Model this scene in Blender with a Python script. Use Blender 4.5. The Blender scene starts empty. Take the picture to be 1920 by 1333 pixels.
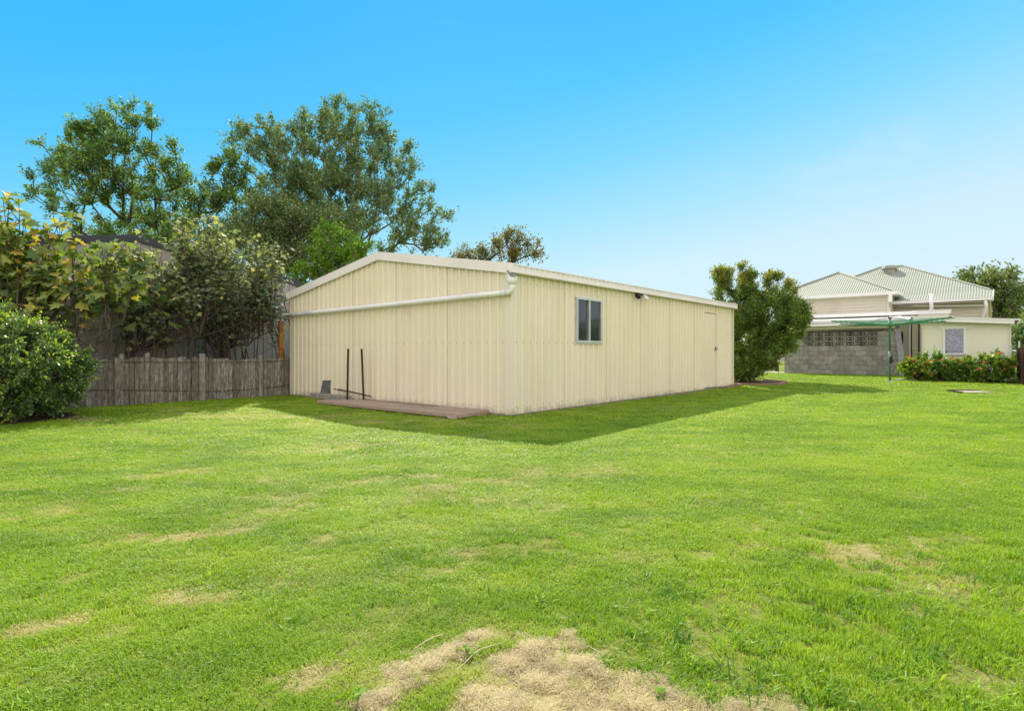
import bpy, math, random
import numpy as np
from mathutils import Vector, Matrix

random.seed(7)
RNG = np.random.default_rng(7)
SC = bpy.context.scene
COL = SC.collection

# ------------------------------------------------------------------ camera, world, sun, exposure
CAMH = 1.1
FPX = 1080.0          # focal length in pixels of the 1920 px wide photograph
cam = bpy.data.cameras.new('camera')
camo = bpy.data.objects.new('camera', cam)
COL.objects.link(camo)
cam.sensor_width = 36.0
cam.sensor_fit = 'HORIZONTAL'
cam.lens = 36.0 * FPX / 1920.0
cam.shift_y = -6.5 / 1920.0
cam.clip_start = 0.05
cam.clip_end = 5000
camo.location = (0, 0, CAMH)
camo.rotation_euler = (math.radians(90), 0, 0)
SC.camera = camo

SUN_DIR = Vector((-0.44, 2.95, 2.58)).normalized()      # towards the sun
SUN_EL = math.asin(SUN_DIR.z)
SUN_AZ = math.atan2(SUN_DIR.x, SUN_DIR.y)               # from +Y towards +X
world = bpy.data.worlds.new('World')
SC.world = world
world.use_nodes = True
wn = world.node_tree.nodes
wl = world.node_tree.links
wn.clear()
w_out = wn.new('ShaderNodeOutputWorld')
w_bg = wn.new('ShaderNodeBackground')
w_sky = wn.new('ShaderNodeTexSky')
w_sky.sky_type = 'NISHITA'
w_sky.sun_disc = False
w_sky.sun_elevation = SUN_EL
w_sky.sun_rotation = SUN_AZ
w_sky.air_density = 1.0
w_sky.dust_density = 0.4
w_sky.ozone_density = 1.5
w_tc = wn.new('ShaderNodeTexCoord')
w_sep = wn.new('ShaderNodeSeparateXYZ')
wl.new(w_tc.outputs['Generated'], w_sep.inputs[0])
# elevation ramp: pale haze at the horizon, clear blue above
w_rmp = wn.new('ShaderNodeValToRGB')
SKY_STOPS = [(0.0, (0.47, 0.59, 0.655)), (0.10, (0.42, 0.575, 0.66)), (0.19, (0.27, 0.525, 0.66)), (0.29, (0.135, 0.455, 0.665)),
             (0.40, (0.055, 0.385, 0.665)), (0.54, (0.022, 0.325, 0.665)), (1.0, (0.02, 0.28, 0.63))]
els = w_rmp.color_ramp.elements
els[0].position, els[0].color = SKY_STOPS[0][0], (*SKY_STOPS[0][1], 1)
els[1].position, els[1].color = SKY_STOPS[-1][0], (*SKY_STOPS[-1][1], 1)
for p, c in SKY_STOPS[1:-1]:
    e = els.new(p)
    e.color = (*c, 1)
# the sky is a little deeper to the left (west) than to the right
w_az = wn.new('ShaderNodeMath'); w_az.operation = 'MULTIPLY_ADD'
wl.new(w_sep.outputs['X'], w_az.inputs[0]); w_az.inputs[1].default_value = -0.18
wl.new(w_sep.outputs['Z'], w_az.inputs[2])
wl.new(w_az.outputs[0], w_rmp.inputs[0])
# thin high cloud wisps
w_map = wn.new('ShaderNodeMapping'); w_map.inputs['Scale'].default_value = (2.2, 2.2, 9.0)
wl.new(w_tc.outputs['Generated'], w_map.inputs[0])
w_noi = wn.new('ShaderNodeTexNoise'); w_noi.inputs['Scale'].default_value = 1.3
w_noi.inputs['Detail'].default_value = 5; w_noi.inputs['Distortion'].default_value = 0.6
wl.new(w_map.outputs[0], w_noi.inputs[0])
w_cr = wn.new('ShaderNodeMapRange'); w_cr.inputs[1].default_value = 0.60; w_cr.inputs[2].default_value = 0.85
w_cr.inputs[3].default_value = 0.0; w_cr.inputs[4].default_value = 0.28
wl.new(w_noi.outputs['Fac'], w_cr.inputs[0])
w_mix = wn.new('ShaderNodeMixRGB'); w_mix.inputs[2].default_value = (0.56, 0.61, 0.66, 1)
wl.new(w_cr.outputs[0], w_mix.inputs[0]); wl.new(w_rmp.outputs[0], w_mix.inputs[1])
# the physical sky, blended with the graded colour
SKY_STRENGTH = 0.10
w_sc = wn.new('ShaderNodeVectorMath'); w_sc.operation = 'SCALE'; w_sc.inputs[3].default_value = 1.0 / SKY_STRENGTH
# pale bright fill added to the unseen sky behind the camera, lifting shaded walls
w_vr = wn.new('ShaderNodeMapRange'); w_vr.interpolation_type = 'SMOOTHSTEP'
wl.new(w_sep.outputs['Y'], w_vr.inputs[0]); w_vr.inputs[1].default_value = 0.45; w_vr.inputs[2].default_value = -0.5
w_vr.inputs[3].default_value = 0.0; w_vr.inputs[4].default_value = 0.9
w_fill = wn.new('ShaderNodeMixRGB'); w_fill.inputs[2].default_value = (1.22, 1.07, 1.0, 1)
wl.new(w_vr.outputs[0], w_fill.inputs[0]); wl.new(w_mix.outputs[0], w_fill.inputs[1])
wl.new(w_fill.outputs[0], w_sc.inputs[0])
w_bl = wn.new('ShaderNodeMixRGB'); w_bl.inputs[0].default_value = 0.95
wl.new(w_sky.outputs[0], w_bl.inputs[1]); wl.new(w_sc.outputs[0], w_bl.inputs[2])
wl.new(w_bl.outputs[0], w_bg.inputs[0])
w_bg.inputs[1].default_value = SKY_STRENGTH
wl.new(w_bg.outputs[0], w_out.inputs[0])

sun = bpy.data.lights.new('sun', 'SUN')
sun.energy = 4.8
sun.angle = math.radians(0.5)
sun.color = (1.0, 0.89, 0.70)
suno = bpy.data.objects.new('sun', sun)
COL.objects.link(suno)
suno.rotation_euler = SUN_DIR.to_track_quat('Z', 'Y').to_euler()
suno.location = (0, 30, 30)

SC.view_settings.view_transform = 'Standard'
SC.view_settings.look = 'None'
SC.view_settings.exposure = 0.6
SC.view_settings.gamma = 1.0
SC.view_settings.use_curve_mapping = False
SC.render.engine = 'CYCLES'
SC.cycles.max_bounces = 6
SC.cycles.diffuse_bounces = 3
SC.cycles.transparent_max_bounces = 6

# ------------------------------------------------------------------ materials
def new_mat(name):
    m = bpy.data.materials.new(name)
    m.use_nodes = True
    nt = m.node_tree
    nt.nodes.clear()
    out = nt.nodes.new('ShaderNodeOutputMaterial')
    b = nt.nodes.new('ShaderNodeBsdfPrincipled')
    nt.links.new(b.outputs[0], out.inputs[0])
    return m, nt, b, out

def ramp(nt, fac, stops):
    r = nt.nodes.new('ShaderNodeValToRGB')
    e = r.color_ramp.elements
    e[0].position, e[0].color = stops[0][0], (*stops[0][1], 1)
    e[1].position, e[1].color = stops[-1][0], (*stops[-1][1], 1)
    for p, c in stops[1:-1]:
        k = e.new(p); k.color = (*c, 1)
    nt.links.new(fac, r.inputs[0])
    return r.outputs[0]

def noise(nt, scale, detail=4, stretch=(1, 1, 1), rough=0.55, coord='Object', dist=0.0):
    tc = nt.nodes.new('ShaderNodeTexCoord')
    if coord == 'World':
        g = nt.nodes.new('ShaderNodeNewGeometry'); src = g.outputs['Position']
    else:
        src = tc.outputs[coord]
    mp = nt.nodes.new('ShaderNodeMapping')
    mp.inputs['Scale'].default_value = stretch
    nt.links.new(src, mp.inputs[0])
    n = nt.nodes.new('ShaderNodeTexNoise')
    n.inputs['Scale'].default_value = scale
    n.inputs['Detail'].default_value = detail
    n.inputs['Roughness'].default_value = rough
    n.inputs['Distortion'].default_value = dist
    nt.links.new(mp.outputs[0], n.inputs[0])
    return n.outputs['Fac']

def mixc(nt, fac, a, b, mode='MIX'):
    m = nt.nodes.new('ShaderNodeMixRGB'); m.blend_type = mode
    for i, v in ((0, fac), (1, a), (2, b)):
        if hasattr(v, 'links') or hasattr(v, 'is_linked'):
            nt.links.new(v, m.inputs[i])
        elif isinstance(v, (int, float)):
            m.inputs[i].default_value = v
        else:
            m.inputs[i].default_value = (*v, 1)
    return m.outputs[0]

def bump(nt, b, h, strength, distance=0.01):
    bp = nt.nodes.new('ShaderNodeBump')
    bp.inputs['Strength'].default_value = strength
    bp.inputs['Distance'].default_value = distance
    nt.links.new(h, bp.inputs['Height'])
    nt.links.new(bp.outputs[0], b.inputs['Normal'])

def rngv(nt, v, a, b, c, d):
    m = nt.nodes.new('ShaderNodeMapRange')
    for i, x in enumerate((a, b, c, d)):
        m.inputs[i + 1].default_value = x
    nt.links.new(v, m.inputs[0])
    return m.outputs[0]

def objrand(nt):
    return nt.nodes.new('ShaderNodeObjectInfo').outputs['Random']

def painted(name, col, dirt, rough=0.45, amt=0.5, scale=1.5, stretch=(1, 1, 0.25), spec=0.4, low=None, pan=None):
    """paint or coated steel with weathering; low = height (m) below which splash dirt gathers"""
    m, nt, b, o = new_mat(name)
    n1 = noise(nt, scale, 5, stretch, coord='World')
    n2 = noise(nt, 14, 4, (1, 1, 0.12), coord='World')
    f = rngv(nt, n1, 0.42, 0.75, 0.0, amt)
    base = col
    if pan is not None:      # pans tinted greyer than crowns: the ribs' light-and-shade contrast painted into the colour
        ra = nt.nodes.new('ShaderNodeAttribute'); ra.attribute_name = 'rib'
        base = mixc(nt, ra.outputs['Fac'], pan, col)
    c = mixc(nt, f, base, dirt)
    f2 = rngv(nt, n2, 0.55, 0.8, 0.0, amt * 0.6)
    c = mixc(nt, f2, c, dirt)
    if low is not None:
        g = nt.nodes.new('ShaderNodeNewGeometry')
        s = nt.nodes.new('ShaderNodeSeparateXYZ')
        nt.links.new(g.outputs['Position'], s.inputs[0])
        h = rngv(nt, s.outputs['Z'], 0.0, low, 1.0, 0.0)
        n3 = noise(nt, 5, 5, (1, 1, 1), coord='World')
        mm = nt.nodes.new('ShaderNodeMath'); mm.operation = 'MULTIPLY'
        nt.links.new(h, mm.inputs[0]); nt.links.new(n3, mm.inputs[1])
        f3 = rngv(nt, mm.outputs[0], 0.22, 0.6, 0.0, 0.75)
        c = mixc(nt, f3, c, (dirt[0] * 0.4, dirt[1] * 0.38, dirt[2] * 0.35))
    nt.links.new(c, b.inputs['Base Color'])
    b.inputs['Roughness'].default_value = rough
    b.inputs['Specular IOR Level'].default_value = spec
    return m

def wood(name, stops, rough=0.85, scale=3.0, stretch=(9, 9, 0.6), bstr=0.4, objvar=0.5):
    m, nt, b, o = new_mat(name)
    n = noise(nt, scale, 7, stretch, 0.65, coord='World', dist=0.4)
    r = objrand(nt)
    a = nt.nodes.new('ShaderNodeMath'); a.operation = 'MULTIPLY_ADD'
    nt.links.new(r, a.inputs[0]); a.inputs[1].default_value = objvar
    s = nt.nodes.new('ShaderNodeMath'); s.operation = 'SUBTRACT'
    nt.links.new(n, s.inputs[0]); s.inputs[1].default_value = objvar * 0.5
    nt.links.new(s.outputs[0], a.inputs[2])
    c = ramp(nt, a.outputs[0], stops)
    nt.links.new(c, b.inputs['Base Color'])
    b.inputs['Roughness'].default_value = rough
    b.inputs['Specular IOR Level'].default_value = 0.2
    bump(nt, b, n, bstr, 0.01)
    return m

def leafmat(name, stops, trans=0.35, rough=0.62, spec=0.22, patch=0.25, tint=None):
    m, nt, b, o = new_mat(name)
    g = nt.nodes.new('ShaderNodeNewGeometry')
    n = noise(nt, 0.9, 3, coord='World')
    a = nt.nodes.new('ShaderNodeMath'); a.operation = 'MULTIPLY_ADD'
    nt.links.new(n, a.inputs[0]); a.inputs[1].default_value = patch * 2
    s = nt.nodes.new('ShaderNodeMath'); s.operation = 'SUBTRACT'
    nt.links.new(g.outputs['Random Per Island'], s.inputs[0]); s.inputs[1].default_value = patch
    nt.links.new(s.outputs[0], a.inputs[2])
    c = ramp(nt, a.outputs[0], stops)
    nt.links.new(c, b.inputs['Base Color'])
    b.inputs['Roughness'].default_value = rough
    b.inputs['Specular IOR Level'].default_value = spec
    t = nt.nodes.new('ShaderNodeBsdfTranslucent')
    tt = mixc(nt, 1.0, c, tint or (1.5, 1.6, 0.55), 'MULTIPLY')
    nt.links.new(tt, t.inputs[0])
    mx = nt.nodes.new('ShaderNodeMixShader'); mx.inputs[0].default_value = trans
    nt.links.new(b.outputs[0], mx.inputs[1]); nt.links.new(t.outputs[0], mx.inputs[2])
    nt.links.new(mx.outputs[0], o.inputs[0])
    return m

def simple(name, col, rough=0.6, metal=0.0, spec=0.4, var=0.25, scale=6, bumps=0.0):
    m, nt, b, o = new_mat(name)
    n = noise(nt, scale, 5, coord='World')
    f = rngv(nt, n, 0.3, 0.7, 0.0, 1.0)
    c = mixc(nt, f, tuple(x * (1 - var) for x in col), tuple(min(1, x * (1 + var)) for x in col))
    nt.links.new(c, b.inputs['Base Color'])
    b.inputs['Roughness'].default_value = rough
    b.inputs['Metallic'].default_value = metal
    b.inputs['Specular IOR Level'].default_value = spec
    if bumps:
        bump(nt, b, n, bumps, 0.01)
    return m

M = {}
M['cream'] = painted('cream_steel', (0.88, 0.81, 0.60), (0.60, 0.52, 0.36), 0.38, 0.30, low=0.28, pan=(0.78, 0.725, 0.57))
M['trim'] = painted('trim_steel', (0.85, 0.81, 0.77), (0.64, 0.60, 0.54), 0.4, 0.35)
M['pvc'] = painted('white_pvc', (0.84, 0.85, 0.84), (0.62, 0.62, 0.56), 0.35, 0.35)
M['pvc_grey'] = painted('grey_pvc', (0.50, 0.52, 0.54), (0.38, 0.38, 0.37), 0.4, 0.3)
M['alu'] = simple('aluminium', (0.62, 0.63, 0.64), 0.35, 0.6, 0.5, 0.1)
M['galv'] = simple('galvanised', (0.24, 0.25, 0.26), 0.5, 0.5, 0.5, 0.3, 9)
M['old_galv'] = simple('tarnished_steel', (0.13, 0.14, 0.145), 0.7, 0.2, 0.3, 0.35, 9)
M['screw'] = simple('screw_metal', (0.22, 0.20, 0.16), 0.5, 0.3)
M['black'] = simple('black_plastic', (0.02, 0.02, 0.02), 0.5)
M['dark'] = simple('dark_void', (0.03, 0.03, 0.03), 0.9)
M['lamp'] = simple('lamp_glass', (0.75, 0.75, 0.72), 0.25)
M['rust'] = simple('rusty_steel', (0.07, 0.035, 0.022), 0.8, 0.2, 0.3, 0.45, 12, 0.3)
M['rust_orange'] = simple('rusty_orange_post', (0.45, 0.20, 0.04), 0.8, 0.0, 0.3, 0.45, 7, 0.3)
M['concrete'] = simple('old_concrete', (0.30, 0.28, 0.25), 0.9, 0, 0.2, 0.3, 9, 0.4)
M['slab'] = simple('edging_concrete', (0.42, 0.38, 0.32), 0.9, 0, 0.2, 0.25, 6, 0.4)
M['brick'] = simple('garden_brick', (0.25, 0.17, 0.13), 0.9, 0, 0.2, 0.4, 9, 0.5)
M['mortar'] = simple('mortar', (0.17, 0.16, 0.145), 0.95, 0, 0.2, 0.2, 9)
M['soil'] = simple('soil', (0.06, 0.042, 0.028), 0.95, 0, 0.1, 0.4, 11, 0.8)
M['plank'] = wood('old_plank', [(0.15, (0.16, 0.11, 0.08)), (0.5, (0.32, 0.24, 0.175)), (0.85, (0.46, 0.37, 0.28))], stretch=(3, 3, 20), objvar=0.3)
M['paling'] = wood('grey_paling', [(0.2, (0.05, 0.045, 0.036)), (0.38, (0.12, 0.108, 0.085)), (0.50, (0.19, 0.175, 0.145)), (0.62, (0.29, 0.275, 0.245)), (0.76, (0.46, 0.45, 0.43))], scale=5.5, stretch=(5, 5, 1.3), objvar=0.16, bstr=0.6)
M['dark_paling'] = wood('brown_paling', [(0.1, (0.03, 0.02, 0.014)), (0.6, (0.10, 0.065, 0.045)), (1.0, (0.2, 0.14, 0.1))], objvar=0.3)
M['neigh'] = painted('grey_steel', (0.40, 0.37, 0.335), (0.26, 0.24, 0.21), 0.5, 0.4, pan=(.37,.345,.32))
M['charcoal'] = simple('charcoal_steel', (0.035, 0.04, 0.05), 0.5)
M['roof'] = painted('cream_roof', (0.31, 0.335, 0.27), (0.24, 0.26, 0.21), 0.6, 0.3, spec=.2)
M['board'] = painted('cream_weatherboard', (0.70, 0.66, 0.54), (0.5, 0.46, 0.36), 0.55, 0.3)
M['white'] = painted('white_gutter', (0.82, 0.82, 0.80), (0.6, 0.6, 0.56), 0.4, 0.25)
M['render'] = painted('pale_render', (0.80, 0.80, 0.64), (0.68, 0.68, 0.52), 0.8, 0.35, 0.8, (1, 1, 1), 0.2)
M['green_metal'] = simple('green_metal', (0.045, 0.17, 0.06), 0.4, 0, 0.5, 0.15)
M['green_line'] = simple('green_line', (0.04, 0.33, 0.17), 0.5, 0, 0.4, 0.1)
M['bark'] = wood('grey_bark', [(0.2, (0.07, 0.055, 0.042)), (0.6, (0.17, 0.14, 0.115)), (0.9, (0.27, 0.235, 0.20))], stretch=(4, 4, 1.5), objvar=0)
M['fig_bark'] = wood('fig_bark', [(0.2, (0.05, 0.04, 0.032)), (0.6, (0.125, 0.105, 0.085)), (0.9, (0.21, 0.185, 0.16))], stretch=(4, 4, 1.5), objvar=0)
M['dark_bark'] = wood('dark_bark', [(0.2, (0.035, 0.026, 0.02)), (0.7, (0.10, 0.08, 0.065)), (1, (0.16, 0.13, 0.11))], stretch=(4, 4, 1.5), objvar=0)

def blockmat():
    m, nt, b, o = new_mat('grey_block')
    n = noise(nt, 5, 7, (1, 1, 1), 0.7, 'World')
    c = ramp(nt, n, [(0.3, (0.20, 0.188, 0.17)), (0.5, (0.31, 0.297, 0.272)), (0.7, (0.42, 0.405, 0.38))])
    r = rngv(nt, objrand(nt), 0, 1, 0.78, 1.12)
    hs = nt.nodes.new('ShaderNodeHueSaturation')
    nt.links.new(c, hs.inputs['Color']); nt.links.new(r, hs.inputs['Value'])
    nt.links.new(hs.outputs[0], b.inputs['Base Color'])
    b.inputs['Roughness'].default_value = 0.9
    b.inputs['Specular IOR Level'].default_value = 0.2
    bump(nt, b, n, 0.5, 0.02)
    return m
M['block'] = blockmat()

def glassmat():
    m, nt, b, o = new_mat('window_glass')
    b.inputs['Base Color'].default_value = (0.02, 0.03, 0.032, 1)
    b.inputs['Roughness'].default_value = 0.06
    b.inputs['Specular IOR Level'].default_value = 0.8
    n = noise(nt, 3, 2, coord='World')
    bump(nt, b, n, 0.08, 0.01)
    return m
M['glass'] = glassmat()

def clearglass():
    m, nt, b, o = new_mat('clear_glass')
    b.inputs['Base Color'].default_value = (0.9, 0.95, 1, 1)
    b.inputs['Roughness'].default_value = 0.03
    tr = nt.nodes.new('ShaderNodeBsdfTransparent')
    tr.inputs[0].default_value = (0.75, 0.8, 0.85, 1)
    gl = nt.nodes.new('ShaderNodeBsdfGlossy'); gl.inputs['Roughness'].default_value = 0.05
    mx = nt.nodes.new('ShaderNodeMixShader'); mx.inputs[0].default_value = 0.12
    nt.links.new(tr.outputs[0], mx.inputs[1]); nt.links.new(gl.outputs[0], mx.inputs[2])
    nt.links.new(mx.outputs[0], o.inputs[0])
    return m
M['clear'] = clearglass()

def lace():
    m, nt, b, o = new_mat('lace_curtain')
    v = nt.nodes.new('ShaderNodeTexVoronoi'); v.inputs['Scale'].default_value = 17
    g = nt.nodes.new('ShaderNodeNewGeometry')
    nt.links.new(g.outputs['Position'], v.inputs[0])
    n = noise(nt, 14, 4, (1, 1, 0.5), coord='World')
    f = mixc(nt, 0.5, v.outputs['Distance'], n)
    c = ramp(nt, f, [(0.40, (0.02, 0.03, 0.07)), (0.62, (0.50, 0.57, 0.80))])
    nt.links.new(c, b.inputs['Base Color'])
    b.inputs['Roughness'].default_value = 0.9
    return m
M['lace'] = lace()

M['leaf_big'] = leafmat('leaf_tall_tree', [(0.0, (0.065, 0.142, 0.047)), (0.5, (0.130, 0.242, 0.071)), (0.85, (0.260, 0.366, 0.106)), (1.0, (0.401, 0.472, 0.142))], 0.34, tint=(1.3, 1.4, .6))
M['leaf_grey'] = leafmat('leaf_spreading_tree', [(0.0, (0.086, 0.161, 0.081)), (0.55, (0.167, 0.270, 0.127)), (0.88, (0.276, 0.356, 0.161)), (1.0, (0.437, 0.368, 0.172))], 0.3, tint=(1.25, 1.35, .7))
M['leaf_olive'] = leafmat('leaf_olive_tree', [(0.0, (0.074, 0.121, 0.052)), (0.5, (0.168, 0.234, 0.098)), (0.9, (0.282, 0.338, 0.150)), (1.0, (0.404, 0.403, 0.224))], 0.26)
M['leaf_bright'] = leafmat('leaf_bright_tree', [(0.0, (0.084, 0.180, 0.030)), (0.5, (0.180, 0.324, 0.048)), (1.0, (0.360, 0.528, 0.072))], 0.4)
M['leaf_fig'] = leafmat('leaf_fig', [(0.0, (0.086, 0.148, 0.056)), (0.42, (0.185, 0.259, 0.099)), (0.72, (0.320, 0.382, 0.111)), (0.88, (0.517, 0.493, 0.086)), (1.0, (0.567, 0.357, 0.111))], 0.32, 0.65, 0.2)
M['leaf_fig2'] = leafmat('leaf_fig_grey', [(0.0, (0.098, 0.134, 0.081)), (0.5, (0.196, 0.246, 0.147)), (0.85, (0.337, 0.381, 0.217)), (1.0, (0.543, 0.515, 0.174))], 0.28, 0.65, 0.2)
M['leaf_bush'] = leafmat('leaf_bush', [(0.0, (0.045, 0.095, 0.035)), (0.45, (0.10, 0.175, 0.065)), (0.8, (0.18, 0.27, 0.095)), (1.0, (0.36, 0.45, 0.12))], 0.3, 0.4, 0.6)
M['leaf_tip'] = leafmat('leaf_new_shoot', [(0.0, (0.174, 0.348, 0.043)), (1.0, (0.464, 0.500, 0.072))], 0.4, 0.4, 0.5)
M['leaf_bottle'] = leafmat('leaf_bottlebrush', [(0.0, (0.066, 0.113, 0.022)), (0.5, (0.142, 0.217, 0.042)), (1.0, (0.282, 0.358, 0.066))], 0.3, 0.5, 0.4)
M['leaf_copper'] = leafmat('leaf_copper_growth', [(0.0, (0.18, 0.25, 0.04)), (0.6, (0.32, 0.32, 0.05)), (1.0, (0.44, 0.26, 0.08))], 0.4, 0.5, 0.4)
M['leaf_red'] = leafmat('leaf_autumn', [(0.0, (0.10, 0.13, 0.045)), (0.6, (0.18, 0.20, 0.07)), (1.0, (0.38, 0.20, 0.09))], 0.32)
M['leaf_ixora'] = leafmat('leaf_flower_shrub', [(0.0, (0.051, 0.131, 0.029)), (0.5, (0.102, 0.232, 0.043)), (1.0, (0.261, 0.406, 0.072))], 0.3, 0.35, 0.7)
M['leaf_lime'] = leafmat('leaf_lime_shrub', [(0.0, (0.06, 0.13, 0.02)), (0.5, (0.15, 0.26, 0.03)), (1.0, (0.38, 0.44, 0.08))], 0.35, 0.35, 0.6)
M['petal'] = leafmat('petal_red', [(0.0, (0.55, 0.10, 0.06)), (0.5, (0.72, 0.22, 0.10)), (1.0, (0.80, 0.32, 0.26))], 0.25, 0.5, 0.3, tint=(1, 0.8, 0.8))

# ------------------------------------------------------------------ mesh helpers
WLOC = {}
def empty(name, loc, label=None, cat=None, group=None):
    o = bpy.data.objects.new(name, None)
    COL.objects.link(o)
    o.location = loc
    o.empty_display_size = 0.2
    WLOC[o] = Vector(loc)
    tag(o, label, cat, group)
    return o

def tag(o, label=None, cat=None, group=None, kind=None):
    if label: o['label'] = label
    if cat: o['category'] = cat
    if group: o['group'] = group
    if kind: o['kind'] = kind
    return o

def link_mesh(name, me, parent=None, loc=None, rotz=0.0):
    o = bpy.data.objects.new(name, me)
    COL.objects.link(o)
    pl = WLOC.get(parent, Vector((0, 0, 0)))
    wl_ = Vector(loc) if loc is not None else pl
    if parent is not None:
        o.parent = parent
    o.location = wl_ - pl
    o.rotation_euler = (0, 0, rotz)
    WLOC[o] = wl_
    return o

class MB:
    def __init__(s):
        s.v = []; s.f = []
    def quad(s, a, b, c, d):
        n = len(s.v); s.v += [tuple(a), tuple(b), tuple(c), tuple(d)]; s.f.append((n, n + 1, n + 2, n + 3))
    def box(s, c, size, ax=None, bev=0.0):
        """c centre, size full extents along axes ax (three vectors)"""
        c = Vector(c)
        X, Y, Z = ax or (Vector((1, 0, 0)), Vector((0, 1, 0)), Vector((0, 0, 1)))
        X = Vector(X); Y = Vector(Y); Z = Vector(Z)
        hx, hy, hz = (k / 2 for k in size)
        n = len(s.v)
        if bev <= 0:
            for i in (-1, 1):
                for j in (-1, 1):
                    for k in (-1, 1):
                        s.v.append(tuple(c + X * i * hx + Y * j * hy + Z * k * hz))
            for f in ((0, 1, 3, 2), (4, 6, 7, 5), (0, 4, 5, 1), (2, 3, 7, 6), (0, 2, 6, 4), (1, 5, 7, 3)):
                s.f.append(tuple(n + q for q in f))
        else:
            b = bev
            lay = [(hx - b, hy - b, -hz), (hx, hy, -hz + b), (hx, hy, hz - b), (hx - b, hy - b, hz)]
            for (a, d, z) in lay:
                for i, j in ((-1, -1), (1, -1), (1, 1), (-1, 1)):
                    s.v.append(tuple(c + X * i * a + Y * j * d + Z * z))
            s.f.append((n + 3, n + 2, n + 1, n))
            s.f.append((n + 12, n + 13, n + 14, n + 15))
            for L in range(3):
                for q in range(4):
                    a0 = n + L * 4 + q; a1 = n + L * 4 + (q + 1) % 4
                    s.f.append((a0, a1, a1 + 4, a0 + 4))
    def tube(s, pts, r, n=8, cap=True):
        pts = [Vector(p) for p in pts]
        rs = r if isinstance(r, (list, tuple)) else [r] * len(pts)
        base = len(s.v)
        prev = None
        for i, p in enumerate(pts):
            if i == 0: t = pts[1] - pts[0]
            elif i == len(pts) - 1: t = pts[-1] - pts[-2]
            else: t = (pts[i + 1] - pts[i]).normalized() + (pts[i] - pts[i - 1]).normalized()
            t.normalize()
            if prev is None:
                a = t.orthogonal().normalized()
            else:
                a = prev - t * prev.dot(t)
                a = a.normalized() if a.length > 1e-6 else t.orthogonal().normalized()
            prev = a
            b = t.cross(a)
            for k in range(n):
                an = 2 * math.pi * k / n
                s.v.append(tuple(p + (a * math.cos(an) + b * math.sin(an)) * rs[i]))
        for i in range(len(pts) - 1):
            for k in range(n):
                a0 = base + i * n + k; a1 = base + i * n + (k + 1) % n
                s.f.append((a0, a1, a1 + n, a0 + n))
        if cap:
            s.f.append(tuple(base + k for k in reversed(range(n))))
            s.f.append(tuple(base + (len(pts) - 1) * n + k for k in range(n)))
    def prism(s, poly, d):
        """closed polygon (3-D points) extruded by vector d"""
        n = len(s.v); k = len(poly); d = Vector(d)
        for p in poly: s.v.append(tuple(p))
        for p in poly: s.v.append(tuple(Vector(p) + d))
        s.f.append(tuple(n + i for i in reversed(range(k))))
        s.f.append(tuple(n + k + i for i in range(k)))
        for i in range(k):
            j = (i + 1) % k
            s.f.append((n + i, n + j, n + k + j, n + k + i))
    def mesh(s, name, mat, smooth=False, origin=(0, 0, 0)):
        me = bpy.data.meshes.new(name)
        o = Vector(origin)
        me.from_pydata([tuple(Vector(v) - o) for v in s.v], [], s.f)
        if mat: me.materials.append(mat)
        if smooth:
            me.polygons.foreach_set('use_smooth', [True] * len(me.polygons))
        me.update()
        return me
    def build(s, name, mat, parent=None, smooth=False, loc=None):
        org = Vector(loc) if loc is not None else WLOC.get(parent, Vector((0, 0, 0)))
        me = s.mesh(name, mat, smooth, org)
        return link_mesh(name, me, parent, org)

def np_mesh(name, V, F, mat, parent=None, loc=None, smooth=False):
    """V (n,3) floats, F (m,k) ints, one k for all faces"""
    org = np.array(loc if loc is not None else WLOC.get(parent, Vector((0, 0, 0))), dtype=np.float64)
    me = bpy.data.meshes.new(name)
    m, k = F.shape
    me.vertices.add(len(V)); me.vertices.foreach_set('co', (V - org).astype(np.float32).ravel())
    me.loops.add(m * k); me.loops.foreach_set('vertex_index', F.astype(np.int32).ravel())
    me.polygons.add(m)
    me.polygons.foreach_set('loop_start', (np.arange(m) * k).astype(np.int32))
    me.polygons.foreach_set('loop_total', np.full(m, k, dtype=np.int32))
    if smooth: me.polygons.foreach_set('use_smooth', np.ones(m, dtype=bool))
    me.update(calc_edges=True)
    me.materials.append(mat)
    return link_mesh(name, me, parent, tuple(org))

class Frame:
    def __init__(s, ox, oy, ux, uy, oz=0.0):
        s.o = Vector((ox, oy, oz)); s.u = Vector((ux, uy, 0)).normalized()
        s.w = Vector((-s.u.y, s.u.x, 0)); s.z = Vector((0, 0, 1))
        s.ax = (s.u, s.w, s.z)
        s.ang = math.atan2(s.u.y, s.u.x)
    def p(s, u, v, z):
        return s.o + s.u * u + s.w * v + s.z * z
    def inv(s, x, y):
        d = Vector((x, y, 0)) - Vector((s.o.x, s.o.y, 0))
        return d.dot(s.u), d.dot(s.w)

def at(px, py, Y):
    return Vector(((px - 960) / FPX * Y, Y, CAMH - (py - 660) / FPX * Y))

S = Frame(-0.02, 9.82, 0.648, 0.7616)             # the shed: u along its long side, v along its gable
Hs = Frame(12.14, 25.65, 0.7616, -0.648)          # the house: u along its rear wall, v away from us

def sstep(a, b, x):
    t = np.clip((x - a) / (b - a), 0, 1)
    return t * t * (3 - 2 * t)

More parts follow.
